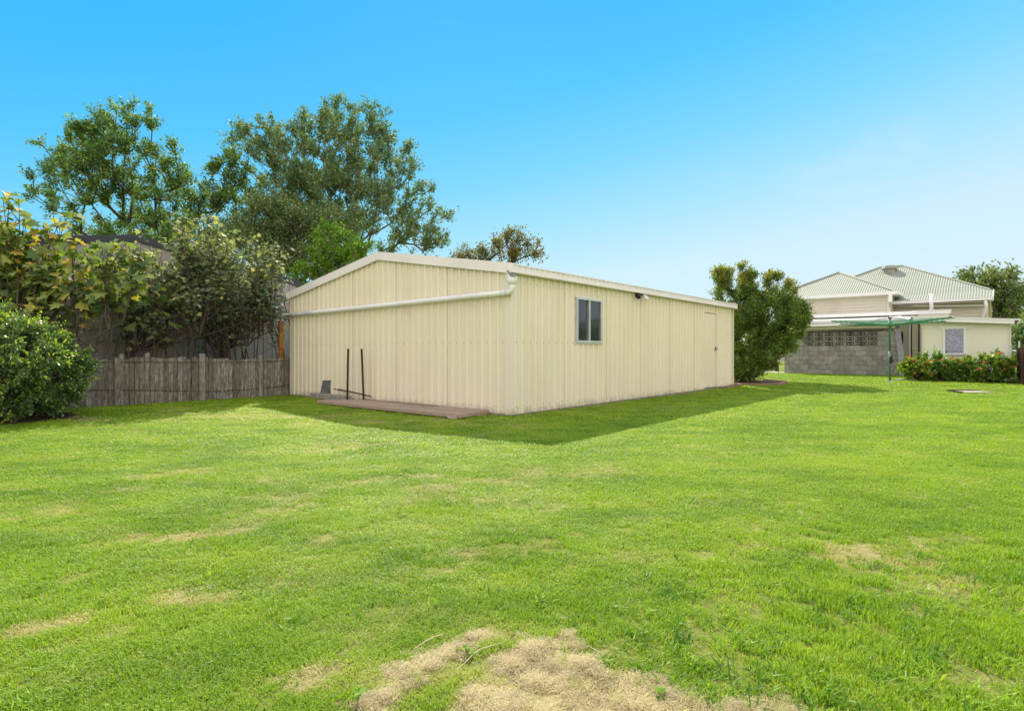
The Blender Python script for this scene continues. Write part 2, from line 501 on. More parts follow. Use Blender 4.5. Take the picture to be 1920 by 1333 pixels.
# lattice value noise used for the lawn (colour and density share it)
_G = RNG.random((256, 256))
def vnoise(x, y):
    xi = np.floor(x).astype(int); yi = np.floor(y).astype(int)
    fx = x - xi; fy = y - yi
    fx = fx * fx * (3 - 2 * fx); fy = fy * fy * (3 - 2 * fy)
    a = _G[xi & 255, yi & 255]; b = _G[(xi + 1) & 255, yi & 255]
    c = _G[xi & 255, (yi + 1) & 255]; d = _G[(xi + 1) & 255, (yi + 1) & 255]
    return (a * (1 - fx) + b * fx) * (1 - fy) + (c * (1 - fx) + d * fx) * fy
def fbm(x, y, o=4):
    s = 0; a = 0.5; t = 0
    for i in range(o):
        s = s + a * vnoise(x * 2 ** i + 17.3 * i, y * 2 ** i + 9.1 * i); t += a; a *= 0.5
    return s / t

HEAP = [[(-.22, 1.1), (-.20, 1.765), (-.114, 2.06), (.02, 2.21), (.193, 2.22), (.38, 2.006), (.50, 1.90), (.62, 1.82), (.82, 1.74), (.9, 1.1)],
        [(-.44, 1.1), (-.45, 1.78), (-.41, 1.97), (-.13, 2.22), (-.11, 2.14), (-.25, 1.96), (-.30, 1.765), (-.28, 1.1)]]
def poly_sd(x, y, poly):
    """signed distance, positive inside"""
    d = np.full(np.shape(x), 9.0); ins = np.zeros(np.shape(x), bool)
    n = len(poly)
    for i in range(n):
        (ax, ay), (bx, by) = poly[i], poly[(i + 1) % n]
        t = np.clip(((x - ax) * (bx - ax) + (y - ay) * (by - ay)) / ((bx - ax) ** 2 + (by - ay) ** 2), 0, 1)
        d = np.minimum(d, np.hypot(x - ax - t * (bx - ax), y - ay - t * (by - ay)))
        cr = ((ay > y) != (by > y)) & (x < (bx - ax) * (y - ay) / ((by - ay) if by != ay else 1e-9) + ax)
        ins ^= cr
    return np.where(ins, d, -d)
def heap_sd(x, y):
    return np.maximum(poly_sd(x, y, HEAP[0]), poly_sd(x, y, HEAP[1]))
def straw_mask(x, y):
    """dead grass heap at our feet, 0..1"""
    x = np.asarray(x, float); y = np.asarray(y, float)
    out = np.zeros(x.shape)
    k = (np.abs(x) < 2) & (y > .8) & (y < 3)
    if k.any():
        a, b = x[k], y[k]
        n = (fbm(a * 9 + 5, b * 9 + 3, 4) - 0.5) * .26 + (fbm(a * 32, b * 32, 3) - .5) * .20
        out[k] = np.clip((heap_sd(a, b) + n + .015) / .06, 0, 1)
    return out

BALD = [  # (x, y, rx, ry, angle, strength) worn straw-coloured spots in the lawn
    (-1.94, 3.38, 0.25, 0.13, 0.25, 1.0), (-1.13, 3.39, 0.09, 0.08, 0.25, 0.8), (-1.91, 2.29, 0.14, 0.08, 0.25, 1.0), (-1.82, 2.42, 0.09, 0.08, 0.25, 0.9),
    (-1.51, 2.58, 0.12, 0.11, 0.25, 0.9), (-1.29, 2.62, 0.07, 0.04, 0.25, 0.9), (-1.23, 1.93, 0.13, 0.03, 0.25, 1.2), (-1.60, 2.24, 0.10, 0.06, 0.25, 0.7),
    (-2.25, 2.76, 0.15, 0.06, 0.25, 0.8), (-3.25, 3.90, 0.25, 0.18, 0.25, 0.8), (-3.15, 4.48, 0.25, 0.14, 0.25, 0.7), (-3.04, 5.21, 0.34, 0.18, 0.25, 0.8),
    (-1.83, 4.95, 0.18, 0.17, 0.25, 0.7), (-0.56, 4.29, 0.18, 0.12, 0.25, 0.7), (-0.35, 2.91, 0.12, 0.10, 0.25, 0.7), (0.15, 4.17, 0.17, 0.12, -0.10, 0.6),
    (1.94, 3.88, 0.11, 0.08, -0.10, 0.8), (1.62, 3.66, 0.20, 0.16, -0.10, 0.6), (1.90, 3.11, 0.14, 0.11, -0.10, 0.9), (2.04, 2.93, 0.19, 0.22, -0.10, 0.9),
    (1.86, 2.86, 0.11, 0.10, -0.10, 0.8), (2.42, 3.35, 0.19, 0.09, -0.10, 0.7), (1.36, 3.25, 0.14, 0.11, -0.10, 0.7), (-0.09, 3.21, 0.21, 0.06, 0.25, 0.7),
    (-0.87, 1.84, 0.14, 0.03, 0.25, 1.0), (-0.76, 1.95, 0.07, 0.04, 0.25, 0.9), (-0.27, 2.56, 0.05, 0.03, 0.25, 1.0), (0.15, 2.72, 0.09, 0.05, -0.10, 0.7),
    (-1.87, 5.94, 0.33, 0.18, 0.25, 0.5), (-5.97, 8.49, 0.71, 0.48, 0.25, 0.5), (0.70, 5.40, 0.30, 0.15, -0.10, 0.5), (3.94, 4.95, 0.28, 0.17, -0.10, 0.5),
    (-1.54, 3.77, 0.21, 0.10, 0.25, 0.5), (-4.62, 5.94, 0.44, 0.24, 0.25, 0.5), (1.93, 5.94, 0.28, 0.15, -0.10, 0.4), (-0.55, 2.28, 0.11, 0.07, 0.25, 0.5),
    (0.80, 1.77, 0.15, 0.03, -0.10, 1.0)]
def dry_mask(x, y):
    n = fbm(x * 2.8 + y * .8 + 40, y * 4.4 - x * .9 + 11, 5)
    n3 = fbm(x * 0.35 + 3, y * 0.6 + 7, 3)
    f = fbm(x * 9 + 1, y * 9 + 2, 3)
    m = np.clip((n - 0.46) * 4.5, 0, 1) * np.clip(0.36 + (n3 - 0.38) * 2.2, 0, 1) * 0.72
    # the left half is drier
    m = m * (1.0 - 0.45 * sstep(-1.0, 3.0, x)) * (1 - 0.25 * sstep(9, 20, y))
    for bx, by, rx, ry, an, st in BALD:
        c, s_ = math.cos(an), math.sin(an)
        dx = (x - bx) * c + (y - by) * s_; dy = -(x - bx) * s_ + (y - by) * c
        d = np.hypot(dx / (rx * 1.2), dy / (ry * 1.15))
        m = np.maximum(m, np.clip((1.2 - d + (n - 0.5) * 3.5 + (f - .5) * 2.4) * 1.3, 0, 1) * st * np.clip(0.1 + f * 1.5, 0, 1) * 0.88)
    return np.clip(m, 0, 1)

def gz(x, y):
    x = np.asarray(x, float); y = np.asarray(y, float)
    s = (x - S.o.x) * S.u.x + (y - S.o.y) * S.u.y
    g = 0.15 * sstep(6.0, 17.5, s)
    near = 1 - sstep(6, 14, np.hypot(x, y))
    g = g + (fbm(x * 0.9, y * 0.9, 3) - 0.5) * 0.03 * near
    g = g + straw_mask(x, y) * (0.002 + 0.05 * (fbm(x * 11, y * 11, 3) - 0.45))
    return g
def gzf(x, y): return float(gz(np.array([x]), np.array([y]))[0])

# ------------------------------------------------------------------ the ground
def axis_pts(a, b, step, far_lo, far_hi, ratio=1.35):
    mid = list(np.arange(a, b + 1e-6, step))
    lo = []; d = step; p = a
    while p > far_lo:
        d *= ratio; p -= d; lo.append(p)
    hi = []; d = step; p = mid[-1]
    while p < far_hi:
        d *= ratio; p += d; hi.append(p)
    return np.array(lo[::-1] + mid + hi)

def ground_mat():
    m, nt, b, o = new_mat('lawn_ground')
    at_ = nt.nodes.new('ShaderNodeAttribute'); at_.attribute_name = 'dry'
    n = noise(nt, 22, 6, coord='World', rough=0.7)
    n2 = noise(nt, 3.2, 4, (1, 1.6, 1), coord='World')
    g = ramp(nt, n, [(0.25, (0.08, 0.115, 0.014)), (0.5, (0.18, 0.25, 0.026)), (0.75, (0.29, 0.34, 0.05))])
    g2 = mixc(nt, rngv(nt, n2, 0.35, 0.7, 0, 0.5), g, (0.20, 0.27, 0.04))
    n5 = noise(nt, 60, 4, coord='World', rough=0.7)
    g2 = mixc(nt, rngv(nt, n5, 0.46, 0.62, 0, 0.75), g2, (0.13, 0.10, 0.05))
    st = ramp(nt, n, [(0.25, (0.20, 0.16, 0.065)), (0.5, (0.40, 0.34, 0.15)), (0.75, (0.54, 0.47, 0.25))])
    c = mixc(nt, at_.outputs['Fac'], g2, st)
    nt.links.new(c, b.inputs['Base Color'])
    b.inputs['Roughness'].default_value = 0.95
    b.inputs['Specular IOR Level'].default_value = 0.1
    bump(nt, b, n, 0.9, 0.03)
    return m
M['ground'] = ground_mat()

xs = axis_pts(-13, 18, 0.14, -900, 900)
ys = axis_pts(1.0, 27, 0.12, -300, 2500)
GX, GY = np.meshgrid(xs, ys)
Z = gz(GX.ravel(), GY.ravel())
V = np.stack([GX.ravel(), GY.ravel(), Z], 1)
nx, ny = len(xs), len(ys)
I = (np.arange(ny - 1)[:, None] * nx + np.arange(nx - 1)[None, :]).ravel()
F = np.stack([I, I + 1, I + nx + 1, I + nx], 1)
ground = np_mesh('ground', V, F, M['ground'], smooth=True)
tag(ground, kind='structure')
dryv = np.maximum(dry_mask(V[:, 0], V[:, 1]) * 0.9, straw_mask(V[:, 0], V[:, 1]))
att = ground.data.attributes.new('dry', 'FLOAT', 'POINT')
att.data.foreach_set('value', dryv.astype(np.float32))

# ------------------------------------------------------------------ the cream shed
SL, SWD, EV, AP = 10.6, 7.27, 2.50, 3.10
def clad_sheet(name, parent, P, s0, s1, zb, zt, ribs, mat, openings=(), amp=0.028, lap=0.0):
    """one roll-formed sheet. P(s, z, n) -> world; ribs = list of rib centres; zb, zt functions of s"""
    prof = {round(s0, 4): lap, round(s1, 4): 0.0}
    for r in ribs:
        for ds, h in ((-0.030, 0.0), (-0.016, amp), (0.016, amp), (0.030, 0.0), (0.072, 0.0), (0.082, 0.007), (0.098, 0.007), (0.108, 0.0)):
            q = round(r + ds, 4)
            if s0 < q < s1: prof[q] = h
    for a, b_, c, d in openings:
        for q in (a, b_):
            q = round(q, 4)
            if s0 < q < s1:
                prof.setdefault(q, 0.0)
    ks = sorted(prof)
    mb = MB(); ribv = []
    for a, b_ in zip(ks[:-1], ks[1:]):
        ha, hb = prof[a] + lap, prof[b_] + lap
        mid = (a + b_) / 2
        spans = [(None, None)]
        for (o0, o1, oz0, oz1) in openings:
            if o0 <= mid <= o1:
                spans = [(None, oz0), (oz1, None)]
        for lo, hi in spans:
            za = zb(a) if lo is None else lo; zb_ = zb(b_) if lo is None else lo
            ya = zt(a) if hi is None else hi; yb = zt(b_) if hi is None else hi
            if max(ya - za, yb - zb_) <= 0.001: continue
            mb.quad(P(a, za, ha), P(b_, zb_, hb), P(b_, yb, hb), P(a, ya, ha))
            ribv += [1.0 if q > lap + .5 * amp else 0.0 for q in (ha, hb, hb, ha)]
    o = mb.build(name, mat, parent)
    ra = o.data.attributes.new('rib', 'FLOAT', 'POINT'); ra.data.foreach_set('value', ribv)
    return o

shed = empty('garden_shed', S.p(0, 0, 0), 'long cream ribbed metal shed with low gable roof standing on the lawn', 'shed')
gnd = lambda s: 0.035
def side_z(u): return 0.03 + 0.04 * (u / SL)
WIN = (1.936, 2.86, 1.278, 2.177)
DOOR = (8.33, 9.24, 0.0, 2.22)
# long side: 14 sheets
PS = lambda s, z, n: S.p(s, -n, z)
SHW = 0.762
k = 0; s0 = 0.06
while s0 < SL - 0.01:
    s1 = min(s0 + SHW, SL)
    ribs = [s0 + 0.03 + 0.1905 * i for i in range(4)]
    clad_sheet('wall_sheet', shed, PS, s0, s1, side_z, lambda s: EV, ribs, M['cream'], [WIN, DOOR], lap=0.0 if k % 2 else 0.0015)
    s0 = s1; k += 1
# door of the same sheet
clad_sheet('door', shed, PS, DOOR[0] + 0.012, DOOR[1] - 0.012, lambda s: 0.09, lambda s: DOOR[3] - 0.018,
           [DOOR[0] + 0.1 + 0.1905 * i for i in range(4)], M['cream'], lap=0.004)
dr = [o for o in COL.objects if o.name.startswith('door')][0]
mb = MB(); mb.tube([S.p(9.13, -0.03, 1.2), S.p(9.13, -0.09, 1.2)], 0.022, 8)
mb.tube([S.p(9.13, -0.08, 1.2), S.p(9.02, -0.085, 1.2)], 0.013, 6)
mb.box(S.p(9.13, -0.034, 1.2), (0.05, 0.012, 0.12), S.ax)
mb.build('handle', M['galv'], dr)
# near-black sheet painting the unlit inside behind the door gaps
mb = MB(); mb.box(S.p((DOOR[0] + DOOR[1]) / 2, 0.05, 1.12), (1.1, 0.04, 2.3), S.ax); mb.build('door_shade_sheet', M['dark'], shed)
# gable front
def gable_top(v): return EV + (AP - EV) * (1 - abs(v - SWD / 2) / (SWD / 2))
PG = lambda s, z, n: S.p(-n, s, z)
PG2 = lambda s, z, n: S.p(SL + n, s, z)
def gable(P, nm, flip=False):
    k = 0; s0 = 0.05
    while s0 < SWD - 0.01:
        s1 = min(s0 + SHW, SWD)
        if s0 < SWD / 2 < s1:
            pass
        ribs = [s0 + 0.03 + 0.1905 * i for i in range(4)]
        prof_mid = [(SWD / 2, SWD / 2, -1, -1)] if s0 < SWD / 2 < s1 else []
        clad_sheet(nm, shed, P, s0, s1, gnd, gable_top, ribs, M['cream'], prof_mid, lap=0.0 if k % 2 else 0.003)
        s0 = s1; k += 1
gable(PG, 'wall_sheet')
gable(PG2, 'end_wall_sheet')
mb = MB()
for v0 in np.arange(0.0, SL, 0.19):
    v1 = min(v0 + 0.19, SL)
    mb.quad(S.p(v0, SWD, 0), S.p(v1, SWD, 0), S.p(v1, SWD, EV), S.p(v0, SWD, EV))
mb.build('back_wall', M['cream'], shed)
# corner flashings
def corner(u, v, du, dv, z0, z1):
    mb = MB()
    a = 0.075
    mb.box(S.p(u + du * a / 2, v - dv * 0.031, (z0 + z1) / 2), (a, 0.004, z1 - z0), S.ax)
    mb.box(S.p(u - du * 0.031, v + dv * a / 2, (z0 + z1) / 2), (0.004, a + 0.062, z1 - z0), S.ax)
    mb.box(S.p(u - du * .015, v - dv * 0.031, (z0 + z1) / 2), (.03, 0.004, z1 - z0), S.ax)
    mb.build('corner_flashing', M['cream'], shed)
corner(0, 0, 1, 1, 0.03, EV)
corner(SL, 0, -1, 1, 0.05, EV)
corner(0, SWD, 1, -1, 0.03, EV)
# roof sheets (two slopes), ribbed, both ends overhang slightly
def roof_slope(sign):
    mb = MB()
    us = np.arange(-0.05, SL + 0.06, 0.0635)
    for i in range(len(us) - 1):
        h0 = 0.03 if i % 3 == 0 else 0.0; h1 = 0.03 if (i + 1) % 3 == 0 else 0.0
        ve = -0.06 if sign < 0 else SWD + 0.06
        vm = SWD / 2
        ze = EV + 0.03; zm = AP + 0.05
        mb.quad(S.p(us[i], ve, ze + h0), S.p(us[i + 1], ve, ze + h1), S.p(us[i + 1], vm, zm + h1), S.p(us[i], vm, zm + h0))
    mb.build('roof_slope', M['cream'], shed)
roof_slope(-1); roof_slope(1)
mb = MB()
mb.box(S.p(SL / 2, SWD / 2 - 0.1, AP + 0.085), (SL + 0.1, 0.2, 0.012), (S.u, (S.w + S.z * 0.165).normalized(), S.z))
mb.box(S.p(SL / 2, SWD / 2 + 0.1, AP + 0.085), (SL + 0.1, 0.2, 0.012), (S.u, (S.w - S.z * 0.165).normalized(), S.z))
mb.build('ridge_cap', M['trim'], shed)
# barge cappings on both gables
for uo, su in ((-0.075, 1), (SL + 0.075, -1)):
    for (va, vb) in ((-0.075, SWD / 2), (SWD + 0.075, SWD / 2)):
        za, zb_ = EV + 0.09, AP + 0.10
        mb = MB()
        A_ = S.p(uo, va, za); B_ = S.p(uo, vb, zb_)
        th = S.u * 0.012 * su
        mb.prism([A_, B_, B_ - S.z * 0.165, A_ - S.z * 0.165], th)
        mb.prism([A_ + S.z * .002, B_ + S.z * .002, B_ + S.u * 0.12 * su + S.z * .002, A_ + S.u * 0.12 * su + S.z * .002], S.z * 0.012)
        mb.prism([A_ - S.z * 0.166, B_ - S.z * 0.166, B_ + S.u * 0.05 * su - S.z * 0.166, A_ + S.u * 0.05 * su - S.z * 0.166], S.z * 0.006)
        mb.build('barge_capping', M['trim'], shed)
# fascia gutter along both sides: profile extruded
def gutter(F_, parent, u0, u1, v, ztop, side, h=0.15, w=0.10, mat=None, name='gutter'):
    """front face at v (side = -1 faces -v)"""
    mb = MB()
    pr = [(0, 0), (0, -0.02), (0.012, -0.028), (0.012, -h + 0.03), (-0.004, -h + 0.02), (0.0, -h), (w, -h), (w, -0.0), (w - 0.008, 0), (w - 0.008, -h + 0.012), (0.022, -h + 0.012), (0.022, -0.01), (0.012, 0)]
    poly = [F_.p(u0, v - side * a, ztop + z) for a, z in pr]
    mb.prism(poly, F_.u * (u1 - u0))
    return mb.build(name, mat or M['trim'], parent)
g1 = gutter(S, shed, -0.08, SL + 0.1, -0.13, EV + 0.085, -1)
gutter(S, shed, -0.08, SL + 0.1, SWD + 0.13, EV + 0.085, 1)
mb = MB()
for u in np.arange(0.1, SL, 0.16):
    mb.box(S.p(u, -0.118, EV + 0.045), (0.05, 0.004, 0.008), S.ax)
o = mb.build('slot_row', M['galv'], g1); tag(o, kind='stuff')
# gutter end cap at the near corner
mb = MB(); mb.box(S.p(-0.088, -0.07, EV + 0.01), (0.014, 0.12, 0.15), S.ax); mb.build('gutter_end', M['trim'], g1)
# screws
mb = MB()
for zz in (0.16, 1.27, 2.3):
    for r in np.arange(0.14, SL - 0.05, 0.1905):
        if WIN[0] - .05 < r < WIN[1] + .05 and WIN[2] - .05 < zz < WIN[3] + .2: continue
        if DOOR[0] < r < DOOR[1]: continue
        mb.box(S.p(r, -0.008, zz), (0.013, 0.012, 0.013), S.ax)
    for r in np.arange(0.17, SWD - 0.05, 0.1905):
        if zz < 2: mb.box(S.p(-0.008, r, zz), (0.012, 0.013, 0.013), S.ax)
o = mb.build('screw_heads', M['screw'], shed); tag(o, kind='stuff')
# bottom shadow gap + slab edge
mb = MB(); mb.box(S.p(SL / 2, SWD / 2, 0.0), (SL - 0.02, SWD - 0.02, 0.14), S.ax)
mb.build('floor_slab', M['concrete'], shed)
# sliding window
wf = empty('window', S.p((WIN[0] + WIN[1]) / 2, -0.02, WIN[2]))
wf.parent = shed; wf.location = WLOC[wf] - WLOC[shed]
uw, uz = (WIN[0] + WIN[1]) / 2, (WIN[2] + WIN[3]) / 2
ww, wh = WIN[1] - WIN[0], WIN[3] - WIN[2]
mb = MB(); t = 0.042
mb.box(S.p(uw, -0.02, WIN[3] - t / 2), (ww, 0.07, t), S.ax)
mb.box(S.p(uw, -0.02, WIN[2] + t * .6), (ww, 0.07, t * 1.2), S.ax)
mb.box(S.p(WIN[0] + t / 2, -0.02, uz + .004), (t, 0.066, wh - 2 * t), S.ax)
mb.box(S.p(WIN[1] - t / 2, -0.02, uz + .004), (t, 0.066, wh - 2 * t), S.ax)
mb.box(S.p(uw + 0.0, -0.028, uz + .004), (t * 1.1, 0.04, wh - 2 * t), S.ax)
mb.build('frame', M['alu'], wf)
mb = MB(); mb.box(S.p(WIN[0] + ww * .25, -0.005, uz), (ww / 2 - t, 0.006, wh - 1.6 * t), S.ax); mb.build('pane', M['glass'], wf)
mb = MB(); mb.box(S.p(WIN[0] + ww * .75, -0.018, uz), (ww / 2 - t, 0.006, wh - 1.6 * t), S.ax); mb.build('pane', M['glass'], wf)
mb = MB()
mb.box(S.p(uw, 0.022, WIN[2] - .012), (ww + 0.05, 0.105, 0.02), S.ax)
mb.build('flashing', M['cream'], wf)
mb = MB(); mb.box(S.p(uw, -0.034, WIN[3] + .008), (ww + 0.05, 0.004, 0.05), S.ax)
mb.build('flashing', M['cream'], wf)

# twin floodlight under the eave
fl = empty('flood_light', S.p(4.47, -0.03, 2.40), 'small black twin floodlight bracket with pale lamp heads under the eave of the cream shed', 'floodlight')
mb = MB(); mb.box(S.p(4.42, -0.035, 2.40), (0.12, 0.05, 0.1), S.ax, 0.01)
mb.tube([S.p(4.42, -0.06, 2.40), S.p(4.50, -0.11, 2.41), S.p(4.56, -0.12, 2.385)], 0.018, 6)
mb.tube([S.p(4.42, -0.06, 2.40), S.p(4.34, -0.11, 2.40), S.p(4.29, -0.12, 2.375)], 0.018, 6)
mb.build('bracket', M['black'], fl)
mb = MB(); mb.tube([S.p(4.54, -0.11, 2.40), S.p(4.60, -0.15, 2.345), S.p(4.63, -0.17, 2.31)], [0.025, 0.05, 0.055], 10); mb.build('lamp_head', M['lamp'], fl)
mb = MB(); mb.tube([S.p(4.30, -0.11, 2.385), S.p(4.26, -0.14, 2.35), S.p(4.24, -0.15, 2.32)], [0.025, 0.045, 0.05], 10); mb.build('lamp_head', M['black'], fl)

# rainwater head, elbow and long white pipe across the gable
pipe = empty('drain_pipe', S.p(-0.1, -0.02, 2.05), 'long white round drain pipe running across the cream gable wall from the corner rain head', 'pipe')
PZ0, PZ1 = 2.105, 2.02
mb = MB()
n = 14
pts = [S.p(-0.10, 0.02 + (SWD - 0.9) * i / n, PZ0 + (PZ1 - PZ0) * i / n * .88) for i in range(n + 1)]
mb.tube(pts, 0.048, 14)
mb.build('long_pipe', M['pvc'], pipe, smooth=True)
mb = MB(); mb.tube([S.p(-0.10, SWD - 0.9, PZ1 + 0.012), S.p(-0.10, SWD + 0.16, PZ1)], 0.046, 14); mb.build('grey_end_pipe', M['pvc_grey'], pipe, smooth=True)
for vv in (0.07, SWD - 0.92, SWD - 0.3, SWD + 0.14):
    mb = MB(); zc = PZ0 + (PZ1 - PZ0) * vv / SWD
    mb.tube([S.p(-0.10, vv - 0.03, zc), S.p(-0.10, vv + 0.03, zc)], 0.054, 14)
    mb.build('pipe_collar', M['pvc'] if vv < 1 else M['pvc_grey'], pipe, smooth=True)
mb = MB()
mb.tube([S.p(-0.10, 0.03, PZ0), S.p(-0.10, -0.05, PZ0 + .002), S.p(-0.10, -0.10, PZ0 + .03), S.p(-0.10, -0.115, PZ0 + .08), S.p(-0.10, -0.115, PZ0 + .14)], 0.05, 14)
mb.build('elbow', M['pvc'], pipe, smooth=True)
# slanted open rain head (leaf catcher)
rh = MB()
c0 = S.p(-0.10, -0.115, PZ0 + .13)
r0 = []; r1 = []
N = 18
for i in range(N):
    an = 2 * math.pi * i / N
    ca, sa = math.cos(an), math.sin(an)
    r0.append(c0 + S.u * ca * 0.06 + S.w * sa * 0.06)
    lip = 0.04 + 0.16 * max(0, (sa + 0.4) / 1.4)
    r1.append(c0 + S.u * ca * 0.088 + S.w * (sa * 0.10) + S.z * (0.07 + lip))
for i in range(N):
    j = (i + 1) % N
    m0 = c0 + (r0[i] - c0) * 1.45 + S.z * .045; m1 = c0 + (r0[j] - c0) * 1.45 + S.z * .045
    rh.quad(r0[i], r0[j], m1, m0)
    rh.quad(m0, m1, r1[j], r1[i])
    q0 = r1[i] * 0.95 + c0 * 0.05 + S.z * (-.006); q1 = r1[j] * 0.95 + c0 * 0.05 + S.z * (-.006)
    rh.quad(r1[i], r1[j], q1, q0)
    rh.quad(q0, q1, m1 * .95 + c0 * .05, m0 * .95 + c0 * .05)
rh.build('rain_head', M['pvc'], pipe, smooth=True)
sc_ = MB()
for i in range(1, N):
    pass
cen = sum(r1, Vector()) / N - S.z * .02
for i in range(N):
    a = r1[i] * .93 + cen * .07 - S.z * .01; b_ = r1[(i + 1) % N] * .93 + cen * .07 - S.z * .01
    sc_.v += [tuple(a), tuple(b_), tuple(cen)]; n_ = len(sc_.v); sc_.f.append((n_ - 3, n_ - 2, n_ - 1))
sc_.build('leaf_screen', M['galv'], pipe)
mb = MB(); mb.tube([S.p(-0.04, -0.08, EV - 0.065), S.p(-0.045, -0.085, EV - 0.17)], 0.045, 12); mb.build('gutter_outlet', M['galv'], g1, smooth=True)

# ------------------------------------------------------------------ timber platform, posts, shovel and beam by the gable
plat = empty('timber_platform', S.p(-0.45, 2.4, 0), 'low weathered timber plank platform lying on the grass against the cream gable wall', 'platform')
pw = [(-0.93, -0.66, 4.55, 0.33), (-0.645, -0.35, 4.3, 0.42), (-0.335, -0.06, 4.1, 0.45)]
for i, (a, b_, vl, v0) in enumerate(pw):
    if i == 1:
        segs = [(v0, 2.3), (2.33, vl)]
    elif i == 2:
        segs = [(v0, 1.7), (1.73, 3.1), (3.12, vl)]
    else:
        segs = [(v0, vl)]
    for (q0, q1) in segs:
        mb = MB()
        d = random.uniform(-.008, .008)
        mb.box(S.p((a + b_) / 2, (q0 + q1) / 2, 0.06 + d), (b_ - a, q1 - q0, 0.07), S.ax, 0.010)
        mb.build('plank', M['plank'], plat)
mb = MB()
for v in (0.5, 1.5, 2.6, 3.6, 4.1): mb.box(S.p(-0.5, v, 0.02), (0.8, 0.09, 0.05), S.ax)
mb.build('bearer', M['plank'], plat)
mb = MB()
mb.prism([S.p(-0.94, 0.34, 0.09), S.p(-0.94, 0.62, 0.09), S.p(-1.0, 0.5, 0.02), S.p(-0.98, 0.32, 0.02)], S.u * 0.02)
mb.build('end_chip', M['plank'], plat)
def standing_post(px, Yb, lean, lab):
    b_ = at(px, 757, Yb); b_.z = 0.0
    e = empty('steel_post', b_, lab, 'post', 'rusty steel posts standing at the platform end')
    mb = MB()
    tp = b_ + Vector((lean[0], lean[1], 1.17))
    for q0, q1 in (((0.0, 0), 0), ):
        mb.box((b_ + tp) / 2, (0.042, 0.007, (tp - b_).length), (Vector((1, .3, 0)).normalized(), Vector((-.3, 1, 0)).normalized(), (tp - b_).normalized()))
        mb.box((b_ + tp) / 2 + Vector((0.0, -0.018, 0)), (0.007, 0.034, (tp - b_).length), (Vector((1, .3, 0)).normalized(), Vector((-.3, 1, 0)).normalized(), (tp - b_).normalized()))
    mb.tube([b_ + Vector((0, 0.004, 0)), tp + Vector((0, .004, -0.004))], 0.014, 6)
    mb.build('post_bar', M['rust'], e)
standing_post(651, 12.15, (0.02, 0.0), 'straight rusty steel post standing upright at the platform end, left of the pair')
standing_post(682, 12.2, (-0.05, 0.02), 'slightly leaning rusty steel post at the platform end, right of the pair')
beam = MB()
beam.box(S.p(-0.15, 5.3, 0.075), (0.14, 1.55, 0.13), (Vector(S.u), (S.w + S.u * 0.03).normalized(), S.z), 0.014)
bo = beam.build('concrete_beam', M['concrete'], loc=S.p(-0.15, 5.3, 0)); tag(bo, 'short grey concrete beam lying against the foot of the gable wall', 'beam')
sh = empty('square_shovel', S.p(-0.2, 5.6, 0.14), 'old shovel with square grey blade and rusty handle lying behind the steel posts', 'shovel')
a = at(613, 727, 13.35)
mb = MB()
ux = Vector((0.93, 0.37, 0)).normalized(); uz2 = (Vector((0.18, 0.05, 1))).normalized(); uy = ux.cross(uz2).normalized()
mb.box(a, (0.25, 0.006, 0.33), (ux, uy, uz2))
mb.box(a + uz2 * 0.165, (0.26, 0.05, 0.016), (ux, uy, uz2))
mb.box(a + ux * 0.125, (0.01, 0.05, 0.31), (ux, uy, uz2))
mb.build('blade', M['old_galv'], sh)
mb = MB(); mb.tube([a + ux * .12 - uz2 * .02, at(655, 734, 12.72), at(695, 743, 12.25)], [0.016, 0.015, 0.013], 7); mb.build('handle', M['rust'], sh, smooth=True)

# ------------------------------------------------------------------ left paling fence
fence = empty('paling_fence', S.p(-2.5, SWD + 0.2, 0), 'old grey weathered timber paling fence running left of the cream shed', 'fence')
FV = SWD + 0.14
t = 0.55
pal = []
i = 0
while t > -9.0:
    w = random.uniform(0.078, 0.105)
    h = 0.96 + 0.03 * math.sin(t * 1.7) + random.uniform(-0.035, 0.03) + (0.09 if random.random() < 0.05 else 0)
    tp = random.uniform(-0.02, 0.02)
    mb = MB()
    c = S.p(t - w / 2, FV + random.uniform(-0.006, 0.006), 0)
    lean = random.uniform(-0.012, 0.012)
    # outline with uneven, slightly chewed top
    W = w - random.uniform(0.004, 0.010)
    top = [(W / 2, h - 0.01 + tp), (W / 4, h + random.uniform(-.012, .01)), (-W / 5, h + random.uniform(-.015, .01)), (-W / 2, h - tp - random.uniform(0, .02))]
    poly = [(-W / 2, -0.02), (W / 2, -0.02)] + top
    mb.prism([c + S.u * (a + lean * z) + S.z * z for a, z in poly], S.w * 0.016)
    mb.build('paling', M['paling'], fence, loc=c)
    t -= w + random.uniform(0.0, 0.004)
    i += 1
for tt, ww_, hh, pr in ((-2.1, 0.12, 1.06, 0.05), (-0.75, .085, 1.03, .025), (-3.72, 0.11, .99, 0.02), (-4.75, .10, 1.04, .02), (-6.1, .11, 1.02, .04)):
    mb = MB(); mb.box(S.p(tt, FV - pr / 2 - .012, hh / 2), (ww_, pr, hh), S.ax, 0.006); mb.build('fence_post', M['paling'], fence, loc=S.p(tt, FV, 0))
mb = MB()
for z in (0.32, 0.82): mb.box(S.p(-4.2, FV + 0.045, z), (9.4, 0.05, 0.075), S.ax)
mb.build('rail', M['paling'], fence)
for z0, sg in ((0.88, 0.02), (0.27, 0.07)):
    mb = MB()
    pts = []
    for q in np.linspace(0.4, -8.8, 34):
        pts.append(S.p(q, FV - 0.016 - (0.05 if abs(q + 2.1) < .2 else 0), z0 + sg * math.sin(q * 1.1) + random.uniform(-.004, .004)))
    mb.tube(pts, 0.0055, 5)
    mb.build('wire', M['rust'], fence)

